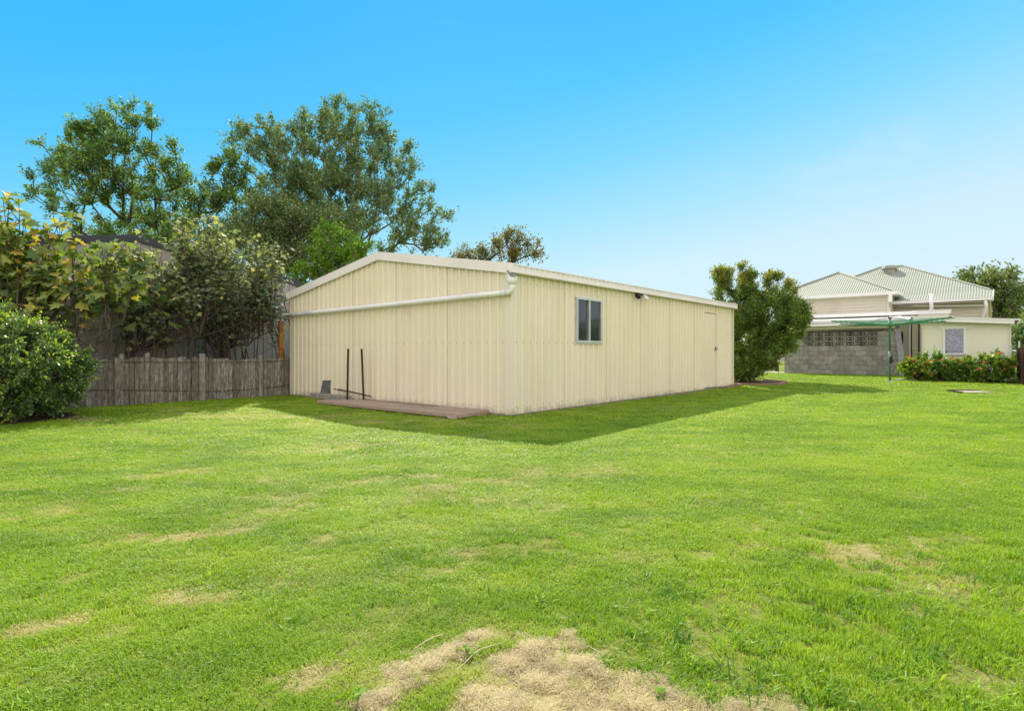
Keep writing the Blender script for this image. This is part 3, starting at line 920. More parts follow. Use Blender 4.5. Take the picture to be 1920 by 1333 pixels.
# ------------------------------------------------------------------ neighbour's grey shed behind the fence
NV = SWD + 2.35
NA = (-2.72)   # gable apex along u
NE, NH = 3.15, 3.86
nb = empty('neighbour_shed', S.p(NA, NV, 0), 'tall grey ribbed metal shed with dark roof edge beyond the paling fence', 'shed')
PN = lambda s, z, n: S.p(s, NV - n, z)
HW = 4.15
def ntop(s): return NE + (NH - NE) * (1 - abs(s - NA) / HW)
s0 = NA - HW; k = 0
while s0 < NA + HW - 0.01:
    s1 = min(s0 + 0.78, NA + HW)
    ap = [(NA, NA, -1, -1)] if s0 < NA < s1 else []
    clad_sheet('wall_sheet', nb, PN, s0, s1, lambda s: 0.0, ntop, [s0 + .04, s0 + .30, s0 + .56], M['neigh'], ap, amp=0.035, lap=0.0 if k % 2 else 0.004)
    s0 = s1; k += 1
for sg in (-1, 1):
    mb = MB()
    A_ = S.p(NA + sg * (HW + 0.1), NV - 0.06, NE + 0.06); B_ = S.p(NA, NV - 0.06, NH + 0.08)
    mb.prism([A_, B_, B_ - S.z * 0.17, A_ - S.z * 0.17], S.w * 0.02)
    mb.build('barge_capping', M['charcoal'], nb)
    mb = MB()
    A2 = S.p(NA + sg * (HW + 0.1), NV - 0.05, NE + 0.03); B2 = S.p(NA, NV - 0.05, NH + 0.05)
    mb.quad(A2, B2, B2 + S.w * 9, A2 + S.w * 9)
    mb.build('roof_slope', M['charcoal'], nb)
    mb = MB()
    for q in np.arange(0, 9, .26):
        p0 = S.p(NA + sg * HW, NV + q, 0); p1 = S.p(NA + sg * HW, NV + q + .26, 0)
        mb.quad(p0, p1, p1 + S.z * NE, p0 + S.z * NE)
    mb.build('side_wall', M['neigh'], nb)
mb = MB()
pts = [S.p(NA - 3.9 + 7.4 * i / 10, NV - 0.12, 2.88 - 0.52 * i / 10) for i in range(11)]
mb.tube(pts, 0.048, 10); 
no = mb.build('drain_pipe', M['pvc'], smooth=True, loc=S.p(NA, NV - 0.12, 0)); tag(no, 'white drain pipe sloping down across the grey neighbouring shed wall', 'pipe')
mb = MB(); mb.box(S.p(0.02, FV + 0.45, 0.95), (0.09, 0.09, 1.9), S.ax, .006)
o = mb.build('orange_post', M['rust_orange'], loc=S.p(0.02, FV + .45, 0)); tag(o, 'rusty orange steel post standing behind the fence beside the cream shed', 'post')

# ------------------------------------------------------------------ the house beyond, right
HG = 0.15
house = empty('timber_house', Hs.p(3, 4, HG), 'cream weatherboard house with hipped corrugated cream roofs and white gutters', 'house')
def hp(u, v, z): return Hs.p(u, v, z)
def boards(name, parent, P, s0, s1, z0, z1, mat, pitch=0.13):
    mb = MB()
    z = z0
    while z < z1 - 0.01:
        zt_ = min(z + pitch, z1)
        mb.quad(P(s0, z, 0.032), P(s1, z, 0.032), P(s1, zt_, 0.002), P(s0, zt_, 0.002))
        mb.quad(P(s0, z, 0.0), P(s1, z, 0.0), P(s1, z, 0.032), P(s0, z, 0.032))
        z = zt_
    o = mb.build(name, mat, parent); o['kind'] = 'stuff'
    return o
WV = 2.3     # wing wall
boards('weatherboard_wall', house, lambda s, z, n: hp(s, WV - n, z), -1.1, 3.65, 2.3, 3.62, M['board'])
boards('weatherboard_wall', house, lambda s, z, n: hp(s, WV - n, z), -1.1, 4.05, 0.62, 2.3, M['board'])
boards('weatherboard_wall', house, lambda s, z, n: hp(3.65 + n, s, z), WV, 3.6, 2.2, 3.62, M['board'])
boards('weatherboard_wall', house, lambda s, z, n: hp(s, 3.6 - n, z), 3.65, 6.95, 0.4, 3.3, M['board'])
boards('weatherboard_wall', house, lambda s, z, n: hp(6.95 + n, s, z), 3.6, 12.5, 0.4, 3.5, M['board'])
boards('weatherboard_wall', house, lambda s, z, n: hp(-1.1 - n, s, z), WV, 12.5, 0.62, 3.5, M['board'])
boards('recess_wall', house, lambda s, z, n: hp(s, 1.5 - n, z), 3.9, 5.4, HG, 2.6, M['board'])
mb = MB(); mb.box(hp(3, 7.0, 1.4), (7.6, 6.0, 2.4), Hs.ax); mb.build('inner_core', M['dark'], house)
mb = MB()
for u, v in ((-1.05, WV), (3.6, WV + 0), (6.9, 3.6)):
    mb.box(hp(u, v - 0.02, 2.9 if u < 6 else 2.2), (0.09, 0.05, 1.35 if u < 6 else 2.2), Hs.ax)
mb.build('corner_board', M['board'], house)
# stumps under the wing
mb = MB()
for u in (-1.0, -0.2, 0.7): mb.box(hp(u, WV + 0.1, 0.38), (0.14, 0.14, 0.5), Hs.ax)
mb.build('stumps', M['dark'], house)

def roof_face(name, parent, E0, along, length, up, h, mat, pitch=0.095, amp=0.009):
    """corrugated face: eave from E0 along 'along'; up = unit vector up the slope; h(s) slope length"""
    nrm = Vector(along).cross(Vector(up)).normalized()
    if nrm.z < 0: nrm = -nrm
    mb = MB()
    n = int(length / (pitch / 4)) + 1
    ss = np.linspace(0, length, n)
    prev = None
    for s in ss:
        off = nrm * (amp * math.cos(2 * math.pi * s / pitch))
        a = Vector(E0) + along * s + off
        b_ = a + Vector(up) * max(0.0, h(s))
        i = len(mb.v); mb.v += [tuple(a), tuple(b_)]
        if prev is not None: mb.f.append((prev, i, i + 1, prev + 1))
        prev = i
    return mb.build(name, mat, parent, smooth=False)
uu, vv = Hs.u, Hs.w
tanp = 0.5
# wing hip: eave box u -1.35..3.9, v from 2
EW0, EW1, WVE, WZ = -1.35, 3.9, 2.0, 3.69
half = (EW1 - EW0) / 2
sl = math.sqrt(1 + tanp ** 2)
upF = (vv + Vector((0, 0, tanp))).normalized()
roof_face('roof_face', house, hp(EW0, WVE, WZ), uu, EW1 - EW0, upF, lambda s: sl * (half - abs(s - half)), M['roof'])
upR = (-uu + Vector((0, 0, tanp))).normalized()
roof_face('roof_face', house, hp(EW1, WVE, WZ), vv, 6.5, upR, lambda s: sl * min(s, half), M['roof'])
upL = (uu + Vector((0, 0, tanp))).normalized()
roof_face('roof_face', house, hp(EW0, WVE, WZ), vv, 6.5, upL, lambda s: sl * min(s, half), M['roof'])
# main hip
MU0, MU1, MV0, MV1, MZ = -0.9, 7.0, 4.2, 11.1, 3.73
mh = (MV1 - MV0) / 2
roof_face('roof_face', house, hp(MU0, MV0, MZ), uu, MU1 - MU0, upF, lambda s: sl * min(s, mh, (MU1 - MU0) - s), M['roof'])
roof_face('roof_face', house, hp(MU1, MV0, MZ), vv, MV1 - MV0, upR, lambda s: sl * (mh - abs(s - mh)), M['roof'])
roof_face('roof_face', house, hp(MU0, MV0, MZ), vv, MV1 - MV0, upL, lambda s: sl * (mh - abs(s - mh)), M['roof'])
upB = (-vv + Vector((0, 0, tanp))).normalized()
roof_face('roof_face', house, hp(MU0, MV1, MZ), uu, MU1 - MU0, upB, lambda s: sl * min(s, mh, (MU1 - MU0) - s), M['roof'])
# lower verandah pitch
lz = 3.32; upV = (vv * 1.2 + Vector((0, 0, 0.41))).normalized(); lv = math.hypot(1.2, 0.41)
roof_face('verandah_roof', house, hp(3.3, 3.0, lz), uu, 3.8, upV, lambda s: lv, M['roof'])
mb = MB(); mb.prism([hp(7.1, 3.0, lz), hp(7.1, 4.2, 3.74), hp(7.1, 4.2, 3.25), hp(7.1, 3.0, 3.19)], uu * 0.02); mb.build('verandah_end', M['white'], house)
mb = MB(); mb.box(hp(7.125, 3.16, 3.3), (0.01, 0.16, 0.2), Hs.ax); mb.build('end_bracket', M['charcoal'], house)
# ridge and hip cappings
def cap(a, b_):
    mb = MB(); mb.tube([a, b_], 0.06, 6); mb.build('ridge_capping', M['roof'], house)
apx = hp(EW0 + half, WVE + half, WZ + half * tanp)
cap(hp(EW0, WVE, WZ + .01), apx); cap(hp(EW1, WVE, WZ + .01), apx); cap(apx, apx + vv * 3)
r1_ = hp(MU0 + mh, MV0 + mh, MZ + mh * tanp); r2_ = hp(MU1 - mh, MV0 + mh, MZ + mh * tanp)
cap(r1_, r2_); cap(hp(MU1, MV0, MZ), r2_); cap(hp(MU0, MV0, MZ), r1_); cap(hp(MU1, MV1, MZ), r2_)
gutter(Hs, house, EW0 - .05, EW1 + .08, WVE - 0.08, WZ + 0.02, -1, 0.14, 0.11, M['white'])
gutter(Hs, house, 3.25, 7.12, 2.92, lz + 0.02, -1, 0.13, 0.11, M['white'])
mb = MB(); mb.box(hp(EW1 + 0.06, 2.75, WZ - .05), (0.10, 1.5, 0.13), Hs.ax); mb.build('side_gutter', M['white'], house)
mb = MB()
mb.box(hp((EW0 + EW1) / 2, 2.15, WZ - 0.13), (5.2, 0.3, 0.02), Hs.ax); mb.box(hp(5.2, 3.3, 3.17), (3.7, 0.6, 0.02), Hs.ax)
mb.box(hp(3.78, 2.9, WZ - 0.13), (0.25, 1.4, 0.02), Hs.ax)
mb.build('soffit', M['board'], house)
mb = MB(); mb.box(hp(3.72, 1.98, 3.42), (0.13, 0.08, 0.34), Hs.ax); mb.build('downpipe', M['white'], house)
# horizontal waste pipe and angled downpipe
mb = MB(); mb.tube([hp(3.5, 3.32, 3.14), hp(6.85, 3.32, 3.02)], 0.045, 8); mb.build('waste_pipe', M['white'], house, smooth=True)
mb = MB(); mb.tube([hp(6.86, 2.98, 3.2), hp(6.88, 2.98, 2.95), hp(6.72, 3.35, 2.45), hp(6.72, 3.4, 2.0)], 0.06, 8); mb.build('downpipe', M['white'], house, smooth=True)
# whirling roof vent
rv = MB(); rc = at(1668, 506, 29.0)
rv.tube([rc - Vector((0, 0, .2)), rc], 0.26, 12)
rv.tube([rc, rc + Vector((0, 0, .05)), rc + Vector((0, 0, .18)), rc + Vector((0, 0, .24))], [0.30, 0.36, 0.30, 0.1], 16)
rv.build('roof_vent', M['roof'], house, smooth=False)
# intermediate and patio gutters with their low roofs
def skillion(name, u0, u1, v0, v1, z0, rise, mat, th=0.03):
    mb = MB()
    mb.prism([hp(u0, v0, z0), hp(u1, v0, z0), hp(u1, v1, z0 + rise), hp(u0, v1, z0 + rise)], Vector((0, 0, th)))
    return mb.build(name, mat, house)
skillion('rear_roof', -1.0, 5.8, 1.1, 2.3, 2.70, 0.12, M['white'])
gutter(Hs, house, -1.0, 4.62, 1.0, 2.75, -1, 0.13, 0.11, M['white'])
gutter(Hs, house, 4.60, 5.85, 0.86, 2.77, -1, 0.16, 0.12, M['white'])
skillion('patio_roof', -0.7, 4.6, -0.35, 1.05, 2.33, 0.2, M['white'])
mb = MB(); mb.box(hp(1.95, -0.30, 2.375), (5.2, 0.03, 0.13), Hs.ax); mb.build('patio_fascia', M['white'], house)
gutter(Hs, house, -0.7, 4.65, -0.42, 2.30, -1, 0.115, 0.10, M['white'])
mb = MB(); mb.box(hp(2.05, -0.12, 2.12), (4.2, 0.10, 0.10), Hs.ax); mb.build('patio_beam', M['board'], house)
mb = MB(); mb.tube([hp(4.3, 0.2, 2.52), hp(4.0, -0.1, 2.47), hp(3.85, -.1, 2.42)], 0.035, 8); mb.build('overflow_pipe', M['white'], house, smooth=True)
mb = MB(); mb.tube([hp(5.23, 0.92, 2.72), hp(5.23, 0.92, 3.42)], 0.06, 10); mb.build('vent_pipe', M['white'], house, smooth=True)
mb = MB(); mb.box(hp(5.3, 0.9, 2.55), (1.0, 0.04, 0.14), Hs.ax); mb.build('rear_beam', M['board'], house)
# recess details
mb = MB(); mb.box(hp(4.15, 1.47, 1.70), (0.17, 0.02, 0.52), Hs.ax); mb.build('recess_window', M['glass'], house)
mb = MB(); mb.box(hp(4.15, 1.465, 1.42), (0.22, 0.06, 0.03), Hs.ax); mb.build('window_sill', M['white'], house)
mb = MB(); mb.box(hp(4.46, 1.46, 1.2), (0.07, 0.05, 2.1), Hs.ax); mb.build('door_frame', M['white'], house)
mb = MB(); mb.box(hp(4.52, 1.475, 1.2), (0.04, 0.03, 2.1), Hs.ax); mb.build('door_gap', M['dark'], house)
mb = MB(); mb.tube([hp(4.78, 1.42, 0.15), hp(4.78, 1.42, 2.3)], 0.03, 8); mb.build('black_pipe', M['charcoal'], house)

# grey block wall with a band of screen blocks
bw = empty('block_wall', hp(2.1, 0, HG), 'grey concrete block wall under the patio roof with a band of pierced screen blocks', 'wall')
BL, BH = 0.392, 0.2
bm_ = MB(); bm_.box((0, 0, 0), (BL - 0.012, 0.19, BH - 0.010), None, 0.006)
blk = bm_.mesh('block', M['block'])
bm_ = MB(); bm_.box((0, 0, 0), (BL / 2 - 0.012, 0.19, BH - 0.010), None, 0.006)
blk2 = bm_.mesh('half_block', M['block'])
sb = MB()
Wb, Hb = BL - 0.012, BH - 0.010
for z in (-Hb / 2 + .012, Hb / 2 - .012): sb.box((0, 0, z), (Wb, 0.16, 0.024))
for x in (-Wb / 2 + .012, Wb / 2 - .012): sb.box((x, 0, 0), (0.024, 0.158, Hb - .048))
sb.box((0, -0.005, 0), (0.17, 0.14, 0.026))
for x in (-0.075, 0.075): sb.box((x, -0.005, 0), (0.022, 0.138, 0.10))
for x in (-1, 1):
    for z in (-1, 1): sb.box((x * 0.115, -0.004, z * 0.034), (0.06, 0.136, 0.016))
    sb.box((x * 0.152, -0.005, 0), (0.018, 0.137, 0.084))
scr = sb.mesh('screen_block', M['block'])
rows = 9
for r in range(rows):
    z = HG - 0.0 + 0.03 + BH / 2 + r * BH - 0.03
    odd = r % 2
    screen = r in (6, 7, 8)
    u = 0.0
    if not screen and odd:
        link_mesh('half_block', blk2, bw, hp(u + BL / 4, 0.095, z), Hs.ang); u += BL / 2
    while u < 4.15:
        uc = u + BL / 2
        if u + BL > 4.33:
            link_mesh('half_block', blk2, bw, hp(u + BL / 4, 0.095, z), Hs.ang); u += BL / 2; continue
        if screen and 0.7 < uc < 3.5:
            link_mesh('screen_block', scr, bw, hp(uc, 0.095, z), Hs.ang)
        else:
            link_mesh('block', blk, bw, hp(uc, 0.095, z), Hs.ang)
        u += BL
mb = MB()
mb.box(hp(2.12, 0.095, HG + 0.6), (4.25, 0.172, 1.19), Hs.ax)
mb.box(hp(0.35, 0.095, HG + 1.5), (0.72, 0.172, 0.6), Hs.ax); mb.box(hp(3.85, 0.095, HG + 1.5), (0.75, 0.172, 0.6), Hs.ax)
mb.build('mortar', M['mortar'], bw)
mb = MB(); mb.box(hp(2.1, 0.32, HG + 1.5), (3.2, 0.02, 0.7), Hs.ax); mb.build('screen_shade_sheet', M['dark'], bw)  # near-black sheet, stands in for the shade behind the pierced blocks
# carport slab and path to the left of the block wall
mb = MB(); mb.box(hp(-1.3, 0.9, 0.10), (2.6, 2.2, 0.13), Hs.ax); o = mb.build('path', M['slab']); tag(o, kind='structure')
# leaning boards
lb = empty('leaning_board', hp(4.28, -0.2, HG), 'two long grey boards leaning on the right end of the block wall', 'board')
for i, (du, w) in enumerate(((0.0, .12), (0.11, 0.09))):
    mb = MB(); a = hp(4.42 + du, -0.42, HG); b_ = hp(4.16 + du * .6, -0.02, 2.15)
    zax = (b_ - a).normalized(); xa = (uu - zax * uu.dot(zax)).normalized()
    mb.box((a + b_) / 2, (w, 0.03, (b_ - a).length), (xa, zax.cross(xa), zax)); mb.build('board', M['galv'], lb)

# rendered laundry annex
ax_ = empty('laundry_annex', hp(6.4, -1.2, HG), 'small pale rendered annex with flat white roof and one lace curtained window', 'annex')
EU0, EU1, EVf, EVb = 5.26, 7.56, -2.55, 0.3
def ez(u): return 2.354 - (u - 4.92) * (0.201 / 2.85)
wu0, wu1, wz0, wz1 = 5.86, 6.40, 1.06, 1.90
mb = MB()
def wq(u0, u1, z0a, z1a):
    z0b = z0a; a_t = z1a if z1a else None
    ta = ez(u0) - .05 if z1a is None else z1a; tb = ez(u1) - .05 if z1a is None else z1a
    mb.prism([hp(u0, EVf, z0a), hp(u1, EVf, z0b), hp(u1, EVf, tb), hp(u0, EVf, ta)], vv * 0.12)
wq(EU0, wu0, HG - .05, None); wq(wu1, EU1, HG - .05, None); wq(wu0, wu1, HG - .05, wz0); wq(wu0, wu1, wz1, None)
for u in (EU0, EU1 - .12):
    mb.prism([hp(u, EVf + .122, HG - .05), hp(u, EVb, HG - .05), hp(u, EVb, ez(u) - .06), hp(u, EVf + .122, ez(u) - .06)], uu * 0.12)
mb.prism([hp(EU0 + .122, EVb - .12, HG - .05), hp(EU1 - .122, EVb - .12, HG - .05), hp(EU1 - .122, EVb - .12, ez(EU1) - .06), hp(EU0 + .122, EVb - .12, ez(EU0) - .06)], vv * .118)
mb.build('rendered_wall', M['render'], ax_)
mb = MB()
for u in (EU0 - 0.012, EU1 + 0.012):
    mb.box(hp(u, EVf - 0.006, 1.15), (0.06, 0.05, 2.0 - (0.12 if u > 6 else 0)), Hs.ax)
mb.build('corner_strip', M['board'], ax_)
mb = MB(); mb.prism([hp(4.92, EVf - .22, ez(4.92)), hp(7.80, EVf - .22, ez(7.80)), hp(7.80, EVb + .1, ez(7.80)), hp(4.92, EVb + .1, ez(4.92))], Vector((0, 0, -.05)))
mb.build('roof', M['roof'], ax_)
mb = MB(); mb.prism([hp(4.98, EVf - .225, ez(4.98) - .012), hp(7.68, EVf - .225, ez(7.68) - .012), hp(7.68, EVf - .225, ez(7.68) - .155), hp(4.98, EVf - .225, ez(4.98) - .155)], vv * -.025)
mb.build('fascia', M['white'], ax_)
mb = MB(); mb.prism([hp(4.90, EVf - .235, ez(4.9) + .015), hp(7.82, EVf - .235, ez(7.82) + .015), hp(7.82, EVf - .235, ez(7.82) - .03), hp(4.90, EVf - .235, ez(4.9) - .03)], vv * -.03)
mb.build('roof_edge', M['white'], ax_)
mb = MB(); mb.prism([hp(7.82, EVf - .3, ez(7.82) - .0), hp(7.82, EVb, ez(7.82) - .0), hp(7.74, EVb, ez(7.82) - .14), hp(7.74, EVf - .3, ez(7.82) - .14)], uu * .02)
mb.build('end_gutter', M['white'], ax_)
aw = empty('window', hp((wu0 + wu1) / 2, EVf, wz0)); aw.parent = ax_; aw.location = WLOC[aw] - WLOC[ax_]
mb = MB(); fw = 0.065
uc, zc = (wu0 + wu1) / 2, (wz0 + wz1) / 2
mb.box(hp(uc, EVf - .01, wz1 + fw / 2 - .01), (wu1 - wu0 + 0.24, 0.06, fw), Hs.ax)
mb.box(hp(wu0 - fw / 2 + .02, EVf - .01, zc), (fw, 0.056, wz1 - wz0 - .005), Hs.ax)
mb.box(hp(wu1 + fw / 2 - .02, EVf - .01, zc), (fw, 0.056, wz1 - wz0 - .005), Hs.ax)
mb.build('frame', M['white'], aw)
mb = MB(); mb.box(hp(uc, EVf - .03, wz0 - .03), (wu1 - wu0 + 0.14, 0.11, 0.05), Hs.ax); mb.build('sill', M['white'], aw)
mb = MB(); mb.box(hp(uc, EVf + .03, zc), (wu1 - wu0, 0.006, wz1 - wz0), Hs.ax); mb.build('pane', M['clear'], aw)
mb = MB()
us = np.linspace(wu0, wu1, 61)
for a, b_ in zip(us[:-1], us[1:]):
    fa = .10 + .018 * math.sin(a * 75) + .008 * math.sin(a * 190); fb = .10 + .018 * math.sin(b_ * 75) + .008 * math.sin(b_ * 190)
    mb.quad(hp(a, EVf + fa, wz0), hp(b_, EVf + fb, wz0), hp(b_, EVf + fb, wz1), hp(a, EVf + fa, wz1))
mb.build('curtain', M['lace'], aw)

# ------------------------------------------------------------------ rotary clothes hoist
hb = Vector((12.37, 18.85, 0)); hb.z = gzf(hb.x, hb.y)
hoist = empty('clothes_hoist', hb, 'green rotary clothes hoist with wide line frame standing on the lawn before the block wall', 'clothes hoist')
TOP = 2.08; ARM = 1.86
mb = MB(); mb.tube([hb, hb + Vector((0, 0, 1.0))], 0.036, 12); mb.tube([hb + Vector((0, 0, 1.0)), hb + Vector((0, 0, TOP))], 0.027, 12); mb.build('mast', M['green_metal'], hoist, smooth=True)
mb = MB(); mb.tube([hb + Vector((0, 0, 0.0)), hb + Vector((0, 0, .035))], [0.17, .15], 16); mb.build('footing', M['slab'], hoist)
mb = MB(); mb.tube([hb + Vector((0, -.05, .60)), hb + Vector((0, -.05, .63)), hb + Vector((0, -.05, .82)), hb + Vector((0, -.05, .85))], [.03, .05, .05, .03], 12)
mb.tube([hb + Vector((0, -.08, .72)), hb + Vector((0, -.16, .72)), hb + Vector((.02, -.17, .6))], .008, 6); mb.build('winding_gear', M['black'], hoist)
mb = MB(); mb.tube([hb + Vector((0, 0, TOP - .02)), hb + Vector((0, 0, TOP + .02))], .06, 12); mb.build('top_cap', M['black'], hoist)
mb = MB(); mb.tube([hb + Vector((0, 0, 1.80)), hb + Vector((0, 0, 1.86)), hb + Vector((0, 0, TOP - .1))], [.08, .07, .035], 12); mb.build('hub', M['green_metal'], hoist, smooth=True)
a0 = math.radians(12)
tips = []
for k in range(4):
    an = a0 + k * math.pi / 2
    d = Vector((math.cos(an), math.sin(an), 0))
    tz = TOP - .11 + (.03 if k == 0 else (-.02 if k == 2 else 0))
    tips.append((d, tz))
    mb = MB()
    c = hb + Vector((0, 0, 1.83)); e = hb + d * (ARM + .3) + Vector((0, 0, tz - .0))
    mb.box((c + e) / 2, ((e - c).length, .024, .035), ((e - c).normalized(), (e - c).normalized().cross(Vector((0, 0, 1))).normalized(), (e - c).cross(Vector((0, 0, 1))).cross(e - c).normalized()))
    mb.tube([e - d * .02, e + d * .05], .022, 6)
    arm = mb.build('arm', M['green_metal'], hoist)
    mb = MB(); mb.tube([hb + Vector((0, 0, TOP)), hb + d * .42 + Vector((0, 0, TOP - .03)), hb + d * .9 + Vector((0, 0, 1.83 + (tz - 1.83) * .41))], .007, 5); mb.build('stay', M['black'], arm)
mb = MB()
for q in np.linspace(0.34, 1.0, 8):
    for k in range(4):
        (d0, z0), (d1, z1) = tips[k], tips[(k + 1) % 4]
        L = (ARM + .25) * q
        p0 = hb + d0 * L + Vector((0, 0, 1.83 + (z0 - 1.83) * q + .02)); p1 = hb + d1 * L + Vector((0, 0, 1.83 + (z1 - 1.83) * q + .02))
        md = (p0 + p1) / 2 - Vector((0, 0, .045 * q))
        mb.tube([p0, p0 * .55 + md * .45 - Vector((0, 0, .012)), md, p1 * .55 + md * .45 - Vector((0, 0, .012)), p1], 0.006, 4, cap=False)
o = mb.build('lines', M['green_line'], hoist); tag(o, kind='stuff')

# ------------------------------------------------------------------ right boundary fence
rf = empty('boundary_fence', (16.3, 17.9, 0.1), 'dark brown timber paling fence along the right boundary beside the annex', 'fence')
RF = Frame(16.02, 18.0, 0.648, 0.7616)
t = -2.6
while t < 9.5:
    w = random.uniform(.092, .105)
    c = RF.p(t + w / 2, 0, 0); g = gzf(c.x, c.y)
    h = 1.02 + random.uniform(-.02, .02)
    mb = MB(); c = RF.p(t + w / 2, random.uniform(-.004, .004), g - .03)
    mb.box(c + Vector((0, 0, h / 2)), (w - .008, .016, h), RF.ax); mb.build('paling', M['dark_paling'], rf, loc=c)
    t += w
for t in (-1.6, 0.9, 3.4, 5.9):
    mb = MB(); c = RF.p(t, 0.06, 0.0); mb.box(c + Vector((0, 0, .6)), (.1, .09, 1.3), RF.ax, .006); mb.build('fence_post', M['dark_paling'], rf)
mb = MB()
for z in (.4, .95): mb.box(RF.p(3.4, -.035, z), (12, .04, .07), RF.ax)
mb.build('rail', M['dark_paling'], rf)

# small lawn items on the right
p = Vector((11.75, 14.75, 0)); g = gzf(p.x, p.y)
cv = empty('drain_cover', (p.x, p.y, g), 'flat tan concrete drain cover sunk in the lawn near the flower shrubs', 'drain cover')
mb = MB(); mb.box(p + Vector((0, 0, g + .012)), (0.72, .46, .03), None, .006); mb.build('cover_slab', M['slab'], cv)
mb = MB()
mb.box(p + Vector((0, .255, g + .02)), (0.84, .04, .06)); mb.box(p + Vector((-.39, 0, g + .014)), (0.04, .47, .045))
mb.build('cover_rim', M['soil'], cv)
p = at(1690, 712, 19.3)
mb = MB(); mb.box((p.x + .2, p.y, gzf(p.x, p.y) + .03), (.62, .22, .07), None, .01)
o = mb.build('edging_slab', M['slab'], loc=(p.x + .2, p.y, gzf(p.x, p.y))); tag(o, 'pale concrete edging slab at the left end of the flower shrub bed', 'slab')
# edging strip along right fence
mb = MB()
for i in range(12):
    a = RF.p(-2.7 + i * .6, -.42, 0); a.z = gzf(a.x, a.y)
    mb.box(a + Vector((0, 0, .03)) + RF.u * .3, (.585, .10, .08), RF.ax, .01)
o = mb.build('fence_edging', M['slab'], loc=(16, 18, .1)); tag(o, 'pale concrete edging strip at the foot of the right boundary fence', 'edging')
# brick edged bed at the far corner of the shed
bed = empty('garden_bed', (7.7, 18.6, .04), 'curved brick edged garden bed at the far corner of the cream shed', 'garden bed')
mb = MB()
cb = Vector((7.85, 19.0, 0))
ring = [cb + Vector((1.0 * math.cos(a), 1.05 * math.sin(a), gzf(7.85 + math.cos(a), 19 + math.sin(a)) + .03)) for a in np.linspace(0, 2 * math.pi, 28, endpoint=False)]
mb.v += [tuple(q) for q in ring] + [tuple(cb + Vector((0, 0, .12)))]
for i in range(28): mb.f.append((i, (i + 1) % 28, 28))
mb.build('bed_soil', M['soil'], bed)
br = MB(); br.box((0, 0, 0), (.215, .10, .07), None, .006); brm = br.mesh('brick', M['brick'])
for i in range(30):
    a = math.pi * 1.0 + math.pi * 1.25 * i / 30
    q = cb + Vector((1.06 * math.cos(a), 1.1 * math.sin(a), 0)); q.z = gzf(q.x, q.y) + .03
    if S.inv(q.x, q.y)[1] > -0.12 and S.inv(q.x, q.y)[0] < SL + .1: continue
    link_mesh('brick', brm, bed, q, a + math.pi / 2 + random.uniform(-.08, .08))
for i in range(8):
    q = S.p(9.3 + i * .24, -0.17 - .02 * (i % 2), 0); q.z = gzf(q.x, q.y) + .03
    link_mesh('brick', brm, bed, q, S.ang + random.uniform(-.05, .05))

# pole with lamp fitting seen above the bottlebrush
pb = Vector((26.7, 60, 0))
ul = empty('street_pole', pb, 'distant grey pole with a short arm seen just above the bottlebrush tree', 'pole')
mb = MB(); mb.tube([pb, pb + Vector((0, 0, 9.35))], [.17, .12], 8); mb.build('pole', M['charcoal'], ul)
mb = MB(); mb.tube([pb + Vector((0, 0, 9.0)), pb + Vector((-.7, 0, 9.25)), pb + Vector((-.75, 0, 9.3))], [.06, .06, .10], 6); mb.tube([pb + Vector((.15, 0, 9.0)), pb + Vector((.15, 0, 9.7))], .16, 8); mb.build('lamp_arm', M['charcoal'], ul)
pb = at(1911, 640, 34); pb.z = 0
mb = MB(); mb.tube([pb, pb + Vector((0, 0, 1.75))], .045, 8); o = mb.build('white_post', M['pvc_grey'], loc=pb); tag(o, 'thin pale post standing beyond the annex on the far right', 'post')

# ------------------------------------------------------------------ vegetation
KITE = np.array([[0, 0, 0], [-0.26, 0.45, 0.06], [0, 1.0, -0.05], [0.26, 0.45, 0.06]])
THIN = np.array([[0, 0, 0], [-0.11, 0.5, 0.02], [0, 1.0, -0.04], [0.11, 0.5, 0.02]])
OVAL = np.array([[0, 0, 0], [-0.24, 0.28, 0.03], [-0.26, 0.62, 0.03], [0, 1.0, -0.08], [0.26, 0.62, 0.03], [0.24, 0.28, 0.03]])
def lobed():
    out = [(0, 0, 0)]
    prof = [(-0.30, 0.02), (-0.52, 0.22), (-0.30, 0.36), (-0.50, 0.66), (-0.20, 0.62), (0.0, 1.0), (0.20, 0.62), (0.50, 0.66), (0.30, 0.36), (0.52, 0.22), (0.30, 0.02)]
    for x, y in prof: out.append((x, y, 0.10 * abs(x) * 2 - 0.12 * y * y))
    return np.array(out)
FIG = lobed()

def scatter_leaves(P, D, size, tmpl, rng, upbias=0.8, size_var=0.35, droop=0.0):
    """P (n,3) base points, D (n,3) growth directions; returns V, F"""
    n = len(P); k = len(tmpl)
    D = D / (np.linalg.norm(D, axis=1, keepdims=True) + 1e-9)
    D = D - np.array([0, 0, droop])
    D /= np.linalg.norm(D, axis=1, keepdims=True) + 1e-9
    N = rng.normal(size=(n, 3)); N[:, 2] = np.abs(N[:, 2]) + upbias
    N -= (N * D).sum(1, keepdims=True) * D
    N /= np.linalg.norm(N, axis=1, keepdims=True) + 1e-9
    X = np.cross(D, N)
    s = (size * (1 + size_var * rng.uniform(-1, 1, n)))[:, None, None]
    T = tmpl[None]
    V = P[:, None, :] + s * (T[..., 0:1] * X[:, None] + T[..., 1:2] * D[:, None] + T[..., 2:3] * N[:, None])
    F = (np.arange(n)[:, None] * k + np.arange(k)[None]).astype(int)
    return V.reshape(-1, 3), F

